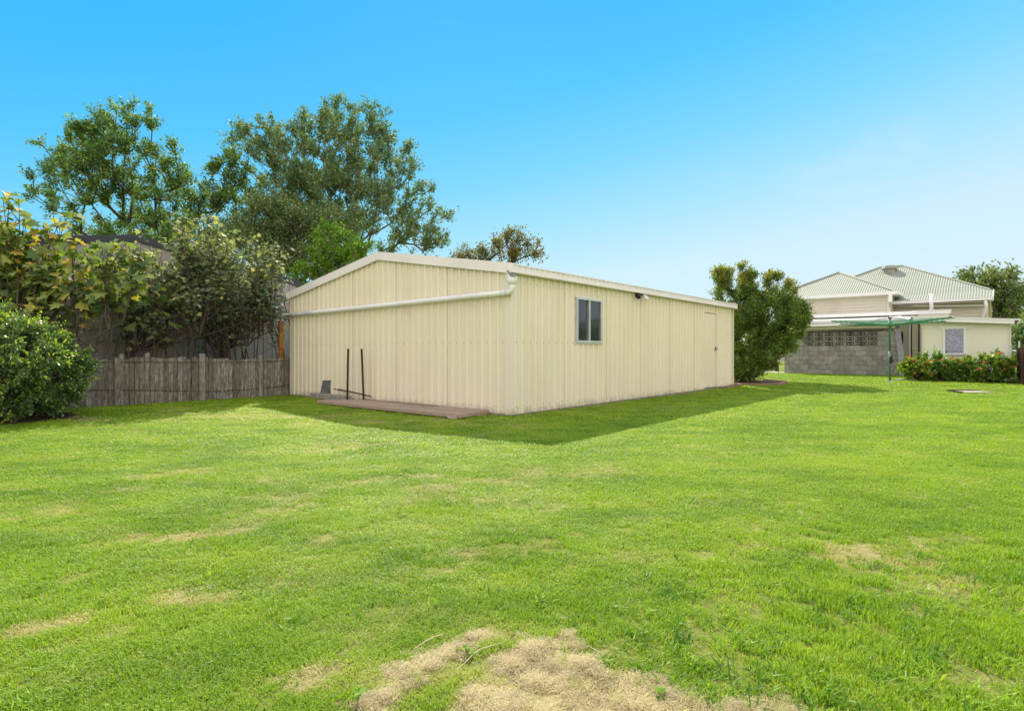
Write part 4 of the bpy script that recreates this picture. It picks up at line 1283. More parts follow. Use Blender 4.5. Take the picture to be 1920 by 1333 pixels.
def rand_in_lobes(lobes, n, rng, shell=0.5):
    """lobes: (cx,cy,cz,rx,ry,rz)"""
    L = np.array(lobes, float)
    vol = (L[:, 3] * L[:, 4] * L[:, 5]) ** 0.8
    idx = rng.choice(len(L), n, p=vol / vol.sum())
    d = rng.normal(size=(n, 3)); d /= np.linalg.norm(d, axis=1, keepdims=True)
    r = rng.random(n) ** (1 / 3); r = r * (1 - shell) + shell * (0.75 + 0.25 * r)
    return L[idx, :3] + d * r[:, None] * L[idx, 3:6], d, idx

def px_lobes(spec, Y, dscale=0.8, rng=None, zero=None):
    out = []
    for q in spec:
        px, py, rx, rz = q[:4]
        dy = q[4] if len(q) > 4 else (rng.uniform(-1, 1) * rx / FPX * Y * 0.5)
        c = at(px, py, Y)
        out.append((c.x, Y + dy, c.z, rx / FPX * Y, max(rx, rz) / FPX * Y * dscale, rz / FPX * Y))
    return out

def skeleton(base, trunk_top, clumps, r0, rng, droop=0.0, forks=1, wig=0.035, twig_r=0.008):
    """trunk up to trunk_top, then each clump joins the nearest node that lies nearer the trunk"""
    nodes = [Vector(base), Vector(base).lerp(Vector(trunk_top), .5) + Vector((rng.uniform(-.05, .05), 0, 0)), Vector(trunk_top)]
    parent = [-1, 0, 1]
    tt = Vector(trunk_top)
    order = sorted(range(len(clumps)), key=lambda i: (Vector(clumps[i]) - tt).length)
    tips = {}
    for i in order:
        c = Vector(clumps[i])
        arr = np.array([tuple(q) for q in nodes[1:]])
        dv = np.linalg.norm(arr - np.array(c), axis=1)
        # prefer nodes lower and nearer to the trunk
        dc = (c - tt).length
        da = np.linalg.norm(arr - np.array(tt), axis=1)
        od = arr - np.array(tt); od /= np.linalg.norm(od, axis=1, keepdims=True) + 1e-6
        gd = (np.array(c) - arr) / (dv[:, None] + 1e-6)
        cost = dv * (1 + 0.55 * (1 - (od * gd).sum(1))) + 0.25 * np.maximum(0, da - dc * 0.85) * 2 + 0.25 * da + 0.5 * np.maximum(0, arr[:, 2] - c.z)
        j = int(np.argmin(cost)) + 1
        a = nodes[j]
        L = (c - a).length
        n = max(1, int(L / 0.7))
        prev = j
        for s in range(1, n + 1):
            t = s / n
            q = a.lerp(c, t) + Vector((rng.normal() * wig * L * .3, rng.normal() * wig * L * .3, math.sin(t * math.pi) * L * (-0.07 - droop))) * (1 if s < n else 0)
            nodes.append(q); parent.append(prev); prev = len(nodes) - 1
        tips[i] = prev
    w = [0.0] * len(nodes)
    for i in range(len(nodes)): pass
    child = [0] * len(nodes)
    for i in range(len(nodes) - 1, 0, -1):
        if w[i] == 0: w[i] = 1.0
        w[parent[i]] += w[i]
    r = [max(twig_r, r0 * (q / w[0]) ** 0.46) for q in w]
    return nodes, parent, r

def wood_mesh(nodes, parent, r, sides=6):
    mb = MB()
    kids = {}
    for i, p in enumerate(parent):
        if p >= 0: kids.setdefault(p, []).append(i)
    done = set()
    starts = [(0, None)]
    while starts:
        i, fr = starts.pop()
        chain = ([fr] if fr is not None else []) + [i]
        while i in kids:
            ks = sorted(kids[i], key=lambda q: -r[q])
            for q in ks[1:]: starts.append((q, i))
            i = ks[0]; chain.append(i)
        if len(chain) > 1:
            rad = [r[q] for q in chain]
            if fr is not None: rad[0] = min(rad[0], rad[1] * 1.25)
            mb.tube([nodes[q] for q in chain], rad, sides if rad[0] > .03 else 4, cap=False)
    return mb

def leaf_objects(e, P, Vv, Ff, tmpl, lmat, count, rng):
    """the leaves nearest us become objects of their own; the rest stay in the crown"""
    leaves = len(P); kk = len(tmpl)
    vis = np.argsort(P[:, 1] + rng.random(leaves) * 1.0)[:count]
    mask = np.ones(leaves, bool); mask[vis] = False
    variants = []
    for q in range(4):
        m_ = bpy.data.meshes.new('leaf'); m_.from_pydata([tuple(a) for a in tmpl * np.array([1, 1, 1 + .5 * q])], [], [tuple(range(kk))])
        m_.materials.append(lmat); variants.append(m_)
    VA = Vv.reshape(leaves, kk, 3)
    for c_, ii in enumerate(vis):
        VV = VA[ii]
        o = bpy.data.objects.new('leaf', variants[c_ % 4]); COL.objects.link(o); o.parent = e
        yv = Vector(VV[6 if kk == 12 else kk // 2] - VV[0]); sc0 = yv.length
        yv.normalize(); xv = Vector(VV[-1] - VV[1]); xv = (xv - yv * xv.dot(yv)).normalized(); zv = xv.cross(yv)
        mt = Matrix((xv, yv, zv)).transposed().to_4x4()
        mt.translation = Vector(VV[0]) - WLOC[e]
        o.matrix_local = mt @ Matrix.Scale(sc0, 4)
    n = int(mask.sum())
    return VA[mask].reshape(-1, 3), (np.arange(n)[:, None] * kk + np.arange(kk)[None]).astype(int)

def make_fig(label, base, lean, rtrunk, lobes, nstem, leaves, size, lmat, seed, leaf_parts=280, low=0.35):
    """many-stemmed fig: a short thick trunk, long upright stems fanning out, side shoots, large leaves along the shoots"""
    rng = np.random.default_rng(seed)
    e = empty('fig_tree', base, label, 'fig tree')
    b_ = Vector(base); fk = b_ + Vector(lean)
    mb = MB()
    mb.tube([b_, b_.lerp(fk, .5) + Vector((.03, 0, -.02)), fk], [rtrunk * 1.25, rtrunk, rtrunk * .9], 9)
    E_, d_, idx = rand_in_lobes(lobes, nstem, rng, .35)
    shoots = []
    # low spreading limbs first
    x0, x1 = E_[:, 0].min(), E_[:, 0].max()
    limbs = []
    nl = 7
    for k in range(nl):
        tx = x0 + (x1 - x0) * (k + .5) / nl + rng.normal() * .1
        ty = fk.y + rng.normal() * .35 + (tx - fk.x) * .25
        tip = Vector((tx, ty, fk.z + rng.uniform(.25, 1.0)))
        q = []
        for a in range(9):
            t = a / 8
            q.append(fk.lerp(tip, t) + Vector((0, 0, -.10 * math.sin(t * math.pi) * rng.uniform(.4, 1.4))) + Vector((rng.normal(), rng.normal(), rng.normal())) * (.022 if a else 0))
        mb.tube(q, [max(.012, rtrunk * .42 * (1 - .75 * a / 8)) for a in range(9)], 6, cap=False)
        limbs += q[1:]
    for t_ in E_:
        c = Vector(t_)
        near = sorted(limbs, key=lambda p: abs(p.x - c.x) + .5 * abs(p.y - c.y) + rng.random() * .45)
        st_ = near[0]
        out_ = Vector((c.x - st_.x, c.y - st_.y, 0))
        dz = c.z - st_.z
        m1 = st_ + out_ * .45 + Vector((rng.normal() * .05, rng.normal() * .05, dz * .22))
        m2 = st_ + out_ * .80 + Vector((rng.normal() * .07, rng.normal() * .07, dz * .60))
        r_a = rng.uniform(.012, .026)
        q = [st_]
        for k in range(1, 9):
            t = k / 8
            q.append(st_ * (1 - t) ** 3 + m1 * 3 * t * (1 - t) ** 2 + m2 * 3 * t * t * (1 - t) + c * t ** 3 + Vector((rng.normal(), rng.normal(), 0)) * .012)
        rad = [max(.006, r_a * (1 - .82 * k / 8)) for k in range(9)]
        mb.tube(q, rad, 6, cap=False)
        shoots.append((q[4:], 1.0))
        for k in range(rng.integers(3, 6)):
            k0 = int(rng.integers(3, 8)); p0 = q[k0]
            d = Vector((rng.normal() * .45, rng.normal() * .45, 1)).normalized(); L = rng.uniform(.25, .7)
            pp = [p0, p0 + d * L * .5 + Vector((rng.normal() * .03, rng.normal() * .03, 0)), p0 + d * L + Vector((0, 0, .05))]
            mb.tube(pp, [.008, .006, .004], 4, cap=False)
            shoots.append((pp, .9))
        # bare low twigs
        for k in range(2):
            k0 = int(rng.integers(1, 5)); p0 = q[k0]; d = Vector((rng.normal(), rng.normal() * .5, rng.uniform(-.3, .9))).normalized(); L = rng.uniform(.3, .9)
            mb.tube([p0, p0 + d * L * .5 + Vector((0, 0, -.04)), p0 + d * L], [.008, .006, .003], 4, cap=False)
    for k in range(nstem // 3):
        c = Vector(E_[rng.integers(0, len(E_))])
        f0 = Vector((c.x + rng.normal() * .35, 0, rng.uniform(.2, .6))); f0.y = b_.y + (f0.x - b_.x) * 1.175 + rng.normal() * .22
        q = [f0.lerp(c, t) + Vector((rng.normal() * .03, rng.normal() * .03, 0)) + Vector((math.sin(t * 3.1) * (f0.x - c.x) * .3, 0, 0)) for t in (0, .2, .4, .6, .8, 1)]
        mb.tube(q, [.017, .015, .013, .011, .008, .005], 5, cap=False)
        shoots.append((q[2:], 1.0))
        for w in range(2):
            p0 = q[int(rng.integers(1, 5))]; d = Vector((rng.normal(), rng.normal() * .4, rng.uniform(-.1, 1))).normalized(); L = rng.uniform(.25, .7)
            pp = [p0, p0 + d * L * .5 + Vector((0, 0, .03)), p0 + d * L + Vector((0, 0, .12))]
            mb.tube(pp, [.007, .005, .003], 4, cap=False)
            shoots.append((pp, .5))
    mb.build('trunk', M['fig_bark'], e, smooth=True)
    ln = np.array([sum((b - a).length for a, b in zip(s_[0][:-1], s_[0][1:])) for s_ in shoots])
    si = rng.choice(len(shoots), leaves, p=ln / ln.sum())
    P = []; D = []; SZ = []
    for k in si:
        pts_ = shoots[k][0]; t = rng.random() ** .7 * (len(pts_) - 1.001); a = int(t)
        p = pts_[a].lerp(pts_[a + 1], t - a)
        an = rng.uniform(0, 6.283); dd_ = (math.cos(an), math.sin(an), rng.uniform(-.2, .5))
        pet = Vector(dd_).normalized() * rng.uniform(.03, .13)
        P.append(tuple(p + pet)); D.append(dd_)
    P = np.array(P); D = np.array(D)
    keep = P[:, 2] > b_.z + 0.95 + rng.random(len(P)) ** 1.6 * 2.1 * (1 - low)
    P = P[keep]; D = D[keep]
    Vv, Ff = scatter_leaves(P, D, size, FIG, rng, .75, .42, droop=.45)
    Vv, Ff = leaf_objects(e, P, Vv, Ff, FIG, lmat, leaf_parts, rng)
    np_mesh('crown', Vv, Ff, lmat, e)

def make_tree(name, label, cat, base, trunk_top, lobes, nclump, leaves, size, tmpl, lmat, wmat, r0, seed, twigs=6, twig_len=0.6, group=None,
              shell=0.45, upbias=0.8, droop=0.0, extra=None, clump_r=0.35, leaf_parts=0, dir_up=0.4, wind=(0, 0, 0), bottom_thin=None):
    rng = np.random.default_rng(seed)
    e = empty(name, base, label, cat, group)
    C_, d_, idx = rand_in_lobes(lobes, nclump, rng, shell)
    if bottom_thin:
        C_ = C_[C_[:, 2] > bottom_thin]
    nodes, par, r = skeleton(base, trunk_top, [tuple(c) for c in C_], r0, rng)
    nc = len(C_)
    # twigs out of every clump
    cen = np.array(trunk_top)
    out = C_ - cen; out /= np.linalg.norm(out, axis=1, keepdims=True) + 1e-9
    T0 = np.repeat(C_, twigs, 0)
    TD = np.repeat(out, twigs, 0) * 0.6 + rng.normal(size=(nc * twigs, 3)) * 0.65 + np.array([0, 0, dir_up]) + np.array(wind)
    TD /= np.linalg.norm(TD, axis=1, keepdims=True)
    TL = twig_len * rng.uniform(0.5, 1.2, nc * twigs)
    mb = wood_mesh(nodes, par, r)
    for i in range(len(T0)):
        p0 = Vector(T0[i]); d = Vector(TD[i])
        mb.tube([p0, p0 + d * TL[i] * .9], [max(.006, size * .05), .003], 3, cap=False)
    mb.build('trunk', wmat, e, smooth=True)
    nt_ = len(T0)
    li = rng.integers(0, nt_, leaves)
    tpos = rng.random(leaves) ** 0.75
    P = T0[li] + TD[li] * (TL[li] * tpos)[:, None] + rng.normal(size=(leaves, 3)) * clump_r * 0.28
    D = TD[li] * 0.6 + rng.normal(size=(leaves, 3)) * 0.6 + np.array(wind) * 1.5
    Vv, Ff = scatter_leaves(P, D, size, tmpl, rng, upbias, droop=droop)
    if leaf_parts:
        Vv, Ff = leaf_objects(e, P, Vv, Ff, tmpl, lmat, leaf_parts, rng)
    o = np_mesh('crown', Vv, Ff, lmat, e)
    return e, C_, T0, TD, TL, rng

# --- two big trees, olive tree, bright green one, autumn one beyond the sheds
r_ = np.random.default_rng(3)
Y1 = 24.0
L1 = px_lobes([(235, 240, 38, 45), (215, 285, 60, 45), (228, 208, 16, 22), (272, 225, 16, 22), (110, 285, 20, 18), (275, 250, 30, 40), (150, 295, 48, 38), (255, 330, 90, 55), (310, 300, 45, 45), (180, 370, 85, 50), (105, 370, 25, 24),
               (300, 390, 95, 60), (390, 350, 60, 50), (430, 320, 40, 30), (440, 400, 55, 60), (230, 450, 130, 50), (350, 460, 110, 50)], Y1, 0.8, r_)
make_tree('tall_tree', 'tall wind-swept green tree with ragged top standing left behind the grey shed', 'tree', (-15.0, Y1 + .5, 0), (-15.1, Y1 + .2, 3.6), L1, 340, 50000, 0.125, KITE,
          M['leaf_big'], M['dark_bark'], 0.15, 11, twigs=6, twig_len=0.55, wind=(-0.32, 0, 0.15), clump_r=.24)
Y2 = 27.0
L2 = px_lobes([(640, 240, 75, 40), (560, 260, 60, 40), (700, 250, 45, 35), (490, 285, 45, 35), (730, 290, 45, 45), (600, 310, 110, 60), (700, 340, 85, 55), (520, 350, 85, 60), (790, 345, 28, 30),
               (770, 385, 55, 45), (810, 415, 32, 38), (640, 400, 120, 60), (540, 430, 110, 60), (740, 440, 85, 40), (810, 460, 30, 18)], Y2, 0.85, r_)
make_tree('spreading_tree', 'large rounded airy tree with many upright limbs behind the cream shed', 'tree', (-7.0, Y2, 0), (-7.1, Y2, 4.2), L2, 520, 60000, 0.135, KITE,
          M['leaf_grey'], M['bark'], 0.17, 12, twigs=6, twig_len=0.6, shell=.3, clump_r=.24, dir_up=.65, wind=(.05, 0, 0))
Y3 = 22.5
L3 = px_lobes([(480, 430, 70, 45), (540, 450, 80, 60), (470, 490, 80, 60), (560, 500, 70, 60), (510, 400, 40, 25), (610, 430, 50, 35)], Y3, 0.8, r_)
make_tree('olive_tree', 'dull olive brown bushy tree between the two tall trees', 'tree', (-9.0, Y3, 0), (-9.0, Y3, 2.0), L3, 170, 30000, 0.105, KITE,
          M['leaf_olive'], M['dark_bark'], 0.2, 13, twigs=7, twig_len=0.55, clump_r=.45)
Y4 = 19.5
L4 = px_lobes([(612, 440, 12, 16), (640, 448, 14, 14), (672, 470, 14, 12), (590, 462, 12, 14), (625, 465, 40, 35), (600, 490, 40, 40), (655, 480, 40, 28), (590, 520, 40, 30), (640, 510, 60, 35)], Y4, 0.8, r_)
make_tree('bright_tree', 'small fresh bright green tree just behind the gable roof of the cream shed', 'tree', (-6.2, Y4, 0), (-6.2, Y4, 1.9), L4, 80, 15000, 0.09, KITE,
          M['leaf_bright'], M['bark'], 0.11, 14, twigs=7, twig_len=0.35, clump_r=.25, dir_up=.8)
Y5 = 32.0
L5 = px_lobes([(893, 478, 24, 20), (960, 450, 22, 16), (940, 478, 30, 22), (985, 470, 26, 16), (1008, 485, 16, 9), (870, 500, 30, 20), (1325, 560, 14, 8)], Y5, 0.8, r_)
make_tree('autumn_tree', 'sparse reddish brown tree tips showing above the cream shed roof', 'tree', (-1.0, Y5, 0), (-1.0, Y5, 3.0), L5[:-1], 70, 5200, 0.15, KITE,
          M['leaf_red'], M['dark_bark'], 0.10, 15, twigs=5, twig_len=0.5, clump_r=.4)
# --- fig trees leaning over the fence
FVt = FV + 1.1
b1 = S.p(-5.0, FVt, 0); b2 = S.p(-2.95, FVt, 0); b3 = S.p(-1.0, FVt, 0)
Yf = b1.y
L6 = px_lobes([(60, 450, 75, 60), (30, 400, 40, 40), (130, 430, 55, 60), (150, 380, 16, 30), (170, 480, 60, 50), (230, 470, 45, 45), (50, 370, 14, 18), (-60, 430, 80, 80), (-40, 500, 70, 60), (110, 510, 90, 35)], Yf + .2, .40, r_)
make_fig('big leaved yellow green fig tree above the round bush at far left', b1, (-.1, 0, .9), .075, L6, 46, 2100, 0.185, M['leaf_fig'], 21, low=.6)
L7 = px_lobes([(210, 480, 30, 40), (415, 450, 25, 40), (250, 440, 14, 30), (320, 425, 10, 24), (375, 412, 9, 22), (400, 520, 50, 40), (290, 450, 65, 45), (360, 430, 45, 40), (290, 500, 80, 45), (380, 480, 70, 50), (240, 540, 60, 50), (330, 540, 70, 30), (345, 410, 22, 16), (275, 570, 50, 30)], b2.y, .40, r_)
make_fig('grey green fig tree with low leaning trunk behind the middle of the fence', b2, (-.32, .05, 1.15), .10, L7, 66, 5000, 0.10, M['leaf_fig2'], 22)
L8 = px_lobes([(400, 480, 30, 45), (462, 412, 8, 22), (430, 440, 10, 24), (510, 475, 9, 24), (548, 520, 10, 26), (450, 465, 50, 45), (505, 515, 38, 36), (430, 520, 60, 40), (480, 550, 45, 40), (465, 425, 18, 18), (520, 490, 18, 18), (400, 570, 60, 30), (470, 590, 55, 30)], b3.y, .40, r_)
make_fig('grey green fig tree with bare tangled limbs near the left corner of the cream shed', b3, (-.15, .05, 1.2), .13, L8, 62, 4700, 0.095, M['leaf_fig2'], 23)

# --- bottlebrush at the far end of the shed
bb = Vector((7.95, 19.2, gzf(7.95, 19.2)))
L9 = px_lobes([(1358, 528, 15, 18), (1360, 556, 19, 22), (1404, 512, 10, 20), (1402, 545, 16, 24), (1444, 528, 15, 17), (1441, 556, 20, 20), (1478, 556, 15, 22), (1395, 590, 38, 40), (1450, 605, 52, 42), (1490, 605, 24, 36),
               (1400, 640, 40, 42), (1450, 645, 42, 32), (1400, 685, 36, 28), (1425, 670, 35, 25), (1372, 620, 14, 45), (1378, 680, 16, 30), (1385, 705, 30, 10)], bb.y + .1, .8, r_)
e, C_, T0, TD, TL, rng = make_tree('bottlebrush_tree', 'dense upright fine leaved bottlebrush tree at the far end of the cream shed', 'tree', bb, (bb.x, bb.y, .35), L9, 400, 100000, 0.075, THIN * np.array([2.0, 1, 1]),
          M['leaf_bottle'], M['bark'], 0.06, 31, twigs=8, twig_len=.26, shell=.6, clump_r=.22, dir_up=1.1)
tipm = []
for i in range(len(T0)):
    t_ = T0[i] + TD[i] * TL[i]
    g_ = (t_[2] - 3.0) * 1.1 + rng.random() * .9 - (0.5 if 8.1 < t_[0] < 8.25 else 0)
    if g_ > 0.95: tipm.append(i)
tipm = np.array(tipm)
li = np.repeat(tipm, 26)
P = T0[li] + TD[li] * (TL[li] * rng.uniform(.75, 1.25, len(li)))[:, None] + rng.normal(size=(len(li), 3)) * .03
Vv, Ff = scatter_leaves(P, TD[li] + rng.normal(size=(len(li), 3)) * .6, .07, THIN * np.array([1.8, 1, 1]), rng)
np_mesh('new_growth', Vv, Ff, M['leaf_copper'], e)

# --- round bush at far left
def bush(name, label, cat, base, lobes, nclump, leaves, size, lmat, seed, tmpl=OVAL, tips=None, tipmat=None, wmat=None, shell=.9, group=None, tw=.2):
    rng = np.random.default_rng(seed)
    e = empty(name, base, label, cat, group)
    C_, d_, idx = rand_in_lobes(lobes, nclump, rng, shell)
    keep = C_[:, 2] > base[2] + .06
    C_ = C_ + d_ * (rng.normal(size=(len(C_), 1)) * .05 + (vnoise(C_[:, 0] * 3.1 + 9, C_[:, 2] * 3.1 + C_[:, 1] * 2) [:, None] - .5) * .22)
    # drop clumps that lie deep inside another lobe
    L = np.array(lobes)
    for q in L:
        rr = (((C_ - q[:3]) / q[3:6]) ** 2).sum(1)
        keep &= ~(rr < .42)
    C_ = C_[keep]; d_ = d_[keep]
    mb = MB()
    b_ = Vector(base)
    for i in range(0, len(C_), 3):
        c = Vector(C_[i]); m_ = b_.lerp(c, .5) + Vector((0, 0, .12))
        mb.tube([b_ + Vector((rng.normal() * .08, rng.normal() * .08, 0)), m_, c], [.016, .010, .005], 4, cap=False)
    mb.build('stems', wmat or M['dark_bark'], e)
    nt_ = 5
    T0 = np.repeat(C_, nt_, 0); TD = np.repeat(d_, nt_, 0) * .9 + rng.normal(size=(len(T0), 3)) * .6 + np.array([0, 0, .45])
    TD /= np.linalg.norm(TD, axis=1, keepdims=True)
    TL = tw * rng.uniform(.5, 1.3, len(T0)) * np.where(rng.random(len(T0)) < .06, 2.2, 1.0)
    li = rng.integers(0, len(T0), leaves)
    P = T0[li] + TD[li] * (TL[li] * rng.random(leaves) - tw * .3)[:, None] + rng.normal(size=(leaves, 3)) * tw * .2
    P[:, 2] = np.maximum(P[:, 2], base[2] + .02)
    Vv, Ff = scatter_leaves(P, TD[li] + rng.normal(size=(leaves, 3)) * .7, size, tmpl, rng, .6)
    np_mesh('foliage', Vv, Ff, lmat, e)
    if tips:
        sel = rng.random(len(T0)) < tips
        li = np.repeat(np.where(sel)[0], 6)
        P = T0[li] + TD[li] * (TL[li] * rng.uniform(.9, 1.5, len(li)))[:, None] + rng.normal(size=(len(li), 3)) * .015
        Vv, Ff = scatter_leaves(P, TD[li] + rng.normal(size=(len(li), 3)) * .5, size * .95, tmpl, rng, .6)
        np_mesh('young_shoots', Vv, Ff, tipmat or M['leaf_tip'], e)['kind'] = 'stuff'
    return e, T0, TD, rng
bc = (-8.50, 9.35)
Lb = [(bc[0], bc[1], .75, 1.35, 1.2, .78), (bc[0] - .5, bc[1] + .1, 1.15, 1.0, .95, .68), (bc[0] + .55, bc[1] + .1, .85, .80, .85, .62), (bc[0] - 1.2, bc[1], .8, 1.1, 1.0, .8)]
bush('round_bush', 'large rounded dense green bush with small leaves at the left edge of the lawn', 'bush', (bc[0], bc[1], gzf(*bc)), Lb, 1300, 110000, .043, M['leaf_bush'], 41, tips=.3, tw=.15)
mb = MB()
rg = []
for a in np.linspace(0, 2 * math.pi, 40, endpoint=False):
    k_ = 1 + .06 * math.sin(a * 7) + .04 * math.sin(a * 13)
    x, y = bc[0] - .25 + 1.5 * k_ * math.cos(a), bc[1] + .05 + 1.12 * k_ * math.sin(a)
    rg.append((x, y, gzf(x, y) + .012))
mb.v += rg + [(bc[0], bc[1], .06)]
for i in range(40): mb.f.append((i, (i + 1) % 40, 40))
o = mb.build('soil_bed', M['soil']); tag(o, kind='structure')

# --- flowering shrubs in front of the annex
def flower_mesh():
    rng = np.random.default_rng(5)
    n = 26
    d = rng.normal(size=(n, 3)); d[:, 2] = np.abs(d[:, 2]); d /= np.linalg.norm(d, axis=1, keepdims=True)
    Vv, Ff = scatter_leaves(d * .02, d, .045, KITE * np.array([1.6, 1, 1]), rng, .2)
    me = bpy.data.meshes.new('flower'); me.from_pydata([tuple(v) for v in Vv], [], [tuple(f) for f in Ff]); me.materials.append(M['petal'])
    return me
flm = flower_mesh()
def flowering(label, px, py, Y, w, h, lmat, seed, nfl, leaves=7000, lob=3):
    c = at(px, py, Y); g = gzf(c.x, Y)
    rng = np.random.default_rng(seed)
    lobes = [(c.x, Y, g + h * .5, w * .5, w * .42, h * .52)]
    for i in range(lob):
        lobes.append((c.x + rng.uniform(-.35, .35) * w, Y + rng.uniform(-.1, .2) * w, g + h * rng.uniform(.45, .7), w * .25, w * .25, h * .35))
    e, T0, TD, rng = bush('flower_shrub', label, 'shrub', (c.x, Y, g), lobes, 150, leaves, .075, lmat, seed, tips=.12, tw=.12, group='flowering shrubs before the annex')
    fr = [i for i in range(len(T0)) if T0[i][1] < Y + .1 and T0[i][2] > g + h * .35]
    for i in rng.choice(fr, nfl, replace=False):
        p = Vector(T0[i]) + Vector(TD[i]) * .17
        o = link_mesh('flower', flm, e, p, rng.uniform(0, 6)); s = rng.uniform(.65, 1.15); o.scale = (s, s, s)
flowering('leftmost flowering shrub, pale speckled leaves and orange red blooms beside the recess', 1722, 690, 19.2, .98, .72, M['leaf_lime'], 51, 15, 6500)
flowering('dark green flowering shrub with coral blooms below the left side of the lace window', 1763, 690, 19.0, 1.0, .74, M['leaf_ixora'], 52, 12, 6500)
flowering('low dark green shrub with few blooms under the right side of the lace window', 1801, 692, 18.6, .75, .62, M['leaf_ixora'], 53, 4, 4500)
flowering('widest glossy lime green shrub with red blooms under the annex corner at right', 1855, 690, 18.1, 1.15, .74, M['leaf_lime'], 54, 8, 8500, 4)
# bed soil
mb = MB()
rg = []
for a in np.linspace(0, 2 * math.pi, 40, endpoint=False):
    q = Vector((14.85, 18.85, 0)) + Hs.u * (2.0 * math.cos(a)) + Hs.w * (.62 * math.sin(a)); q.z = gzf(q.x, q.y) + .014; rg.append(tuple(q))
mb.v += rg + [(14.85, 18.85, gzf(14.85, 18.85) + .05)]
for i in range(40): mb.f.append((i, (i + 1) % 40, 40))
o = mb.build('flower_bed', M['soil']); tag(o, kind='structure')

# --- trees behind the house on the right
Y6 = 40
L10 = px_lobes([(1830, 530, 40, 22), (1870, 545, 40, 28), (1895, 570, 26, 25), (1880, 590, 24, 14), (1860, 570, 40, 25), (1907, 560, 12, 16)], Y6, .8, r_)
make_tree('gum_tree', 'brownish olive tree rising behind the right end of the house roof', 'tree', (33.3, Y6, 0), (33.3, Y6, 2.6), L10, 90, 9000, 0.24, KITE, M['leaf_olive'], M['bark'], .25, 61, twigs=5, twig_len=.8, clump_r=.5)
L11 = px_lobes([(1925, 630, 28, 18), (1900, 645, 18, 15), (1960, 625, 40, 30), (1925, 650, 30, 12)], 44, .8, r_)
make_tree('far_tree', 'low green tree mass seen past the right corner of the annex', 'tree', (38.9, 44, 0), (38.9, 44, .6), L11, 60, 6000, 0.24, KITE, M['leaf_grey'], M['bark'], .2, 62, twigs=5, twig_len=.6, clump_r=.5)
L12 = px_lobes([(1455, 668, 30, 14), (1440, 690, 30, 10)], 44, .8, r_)
make_tree('far_shrub', 'small sunlit shrub seen through the gap under the house', 'shrub', (20.2, 44, 0), (20.2, 44, .3), L12, 20, 1500, 0.2, KITE, M['leaf_bright'], M['bark'], .08, 63, twigs=5, twig_len=.4, clump_r=.3)
# far wood that closes the horizon
rng = np.random.default_rng(77)
nW = 16000
an = rng.uniform(-1.25, 1.25, nW)
dd = rng.uniform(95, 120, nW)
hgt = 4.2 + 2.0 * vnoise(an * 14 + 50, np.full(nW, 3.0)) + 1.2 * vnoise(an * 47 + 50, np.full(nW, 9.0))
P = np.stack([np.sin(an) * dd, np.cos(an) * dd, rng.random(nW) ** .7 * hgt], 1)
Vv, Ff = scatter_leaves(P, rng.normal(size=(nW, 3)), 1.1, KITE * np.array([1.5, 1, 1]), rng)
fw_ = np_mesh('far_wood', Vv, Ff, M['leaf_olive']); tag(fw_, 'far low belt of trees on the horizon', kind='stuff')

# ------------------------------------------------------------------ the lawn: grass tufts instanced on points
LAWN_STRAW = [(0.0, (0.22, 0.19, 0.06)), (0.5, (0.44, 0.39, 0.15)), (1.0, (0.62, 0.55, 0.28))]
def grass_mat(name, green, straw, trans=.35):
    m, nt, b, o = new_mat(name)
    at_ = nt.nodes.new('ShaderNodeAttribute'); at_.attribute_type = 'INSTANCER'; at_.attribute_name = 'dry'
    sd = nt.nodes.new('ShaderNodeAttribute'); sd.attribute_type = 'INSTANCER'; sd.attribute_name = 'seed'
    g = nt.nodes.new('ShaderNodeNewGeometry')
    mx = nt.nodes.new('ShaderNodeMath'); mx.operation = 'MULTIPLY_ADD'
    nt.links.new(g.outputs['Random Per Island'], mx.inputs[0]); mx.inputs[1].default_value = .58
    m2 = nt.nodes.new('ShaderNodeMath'); m2.operation = 'MULTIPLY'; nt.links.new(sd.outputs['Fac'], m2.inputs[0]); m2.inputs[1].default_value = .50
    nt.links.new(m2.outputs[0], mx.inputs[2])
    gc = ramp(nt, mx.outputs[0], green)
    st = ramp(nt, mx.outputs[0], straw)
    # every blade switches to straw with probability 'dry'
    cmp_ = nt.nodes.new('ShaderNodeMath'); cmp_.operation = 'SUBTRACT'
    nt.links.new(at_.outputs['Fac'], cmp_.inputs[0]); nt.links.new(g.outputs['Random Per Island'], cmp_.inputs[1])
    f = rngv(nt, cmp_.outputs[0], -.08, .10, 0, 1)
    c = mixc(nt, f, gc, st)
    nt.links.new(c, b.inputs['Base Color'])
    b.inputs['Roughness'].default_value = .5
    b.inputs['Specular IOR Level'].default_value = .3
    t = nt.nodes.new('ShaderNodeBsdfTranslucent')
    tt = mixc(nt, 1.0, c, (1.35, 1.5, .6), 'MULTIPLY'); nt.links.new(tt, t.inputs[0])
    ms = nt.nodes.new('ShaderNodeMixShader'); ms.inputs[0].default_value = trans
    nt.links.new(b.outputs[0], ms.inputs[1]); nt.links.new(t.outputs[0], ms.inputs[2]); nt.links.new(ms.outputs[0], o.inputs[0])
    return m
STRAW = [(0.0, (0.14, 0.105, 0.05)), (0.45, (0.41, 0.33, 0.165)), (1.0, (0.68, 0.57, 0.32))]
M['grass'] = grass_mat('grass_blade', [(0.1, (0.045, 0.10, 0.011)), (0.42, (0.150, 0.275, 0.017)), (0.75, (0.30, 0.44, 0.026)), (1.0, (0.42, 0.50, 0.06))], LAWN_STRAW)
M['weedgrass'] = grass_mat('coarse_grass_blade', [(0.1, (0.04, 0.10, 0.018)), (0.5, (0.12, 0.26, 0.018)), (0.85, (0.30, 0.46, 0.03)), (1.0, (0.42, 0.54, 0.05))], STRAW, .4)
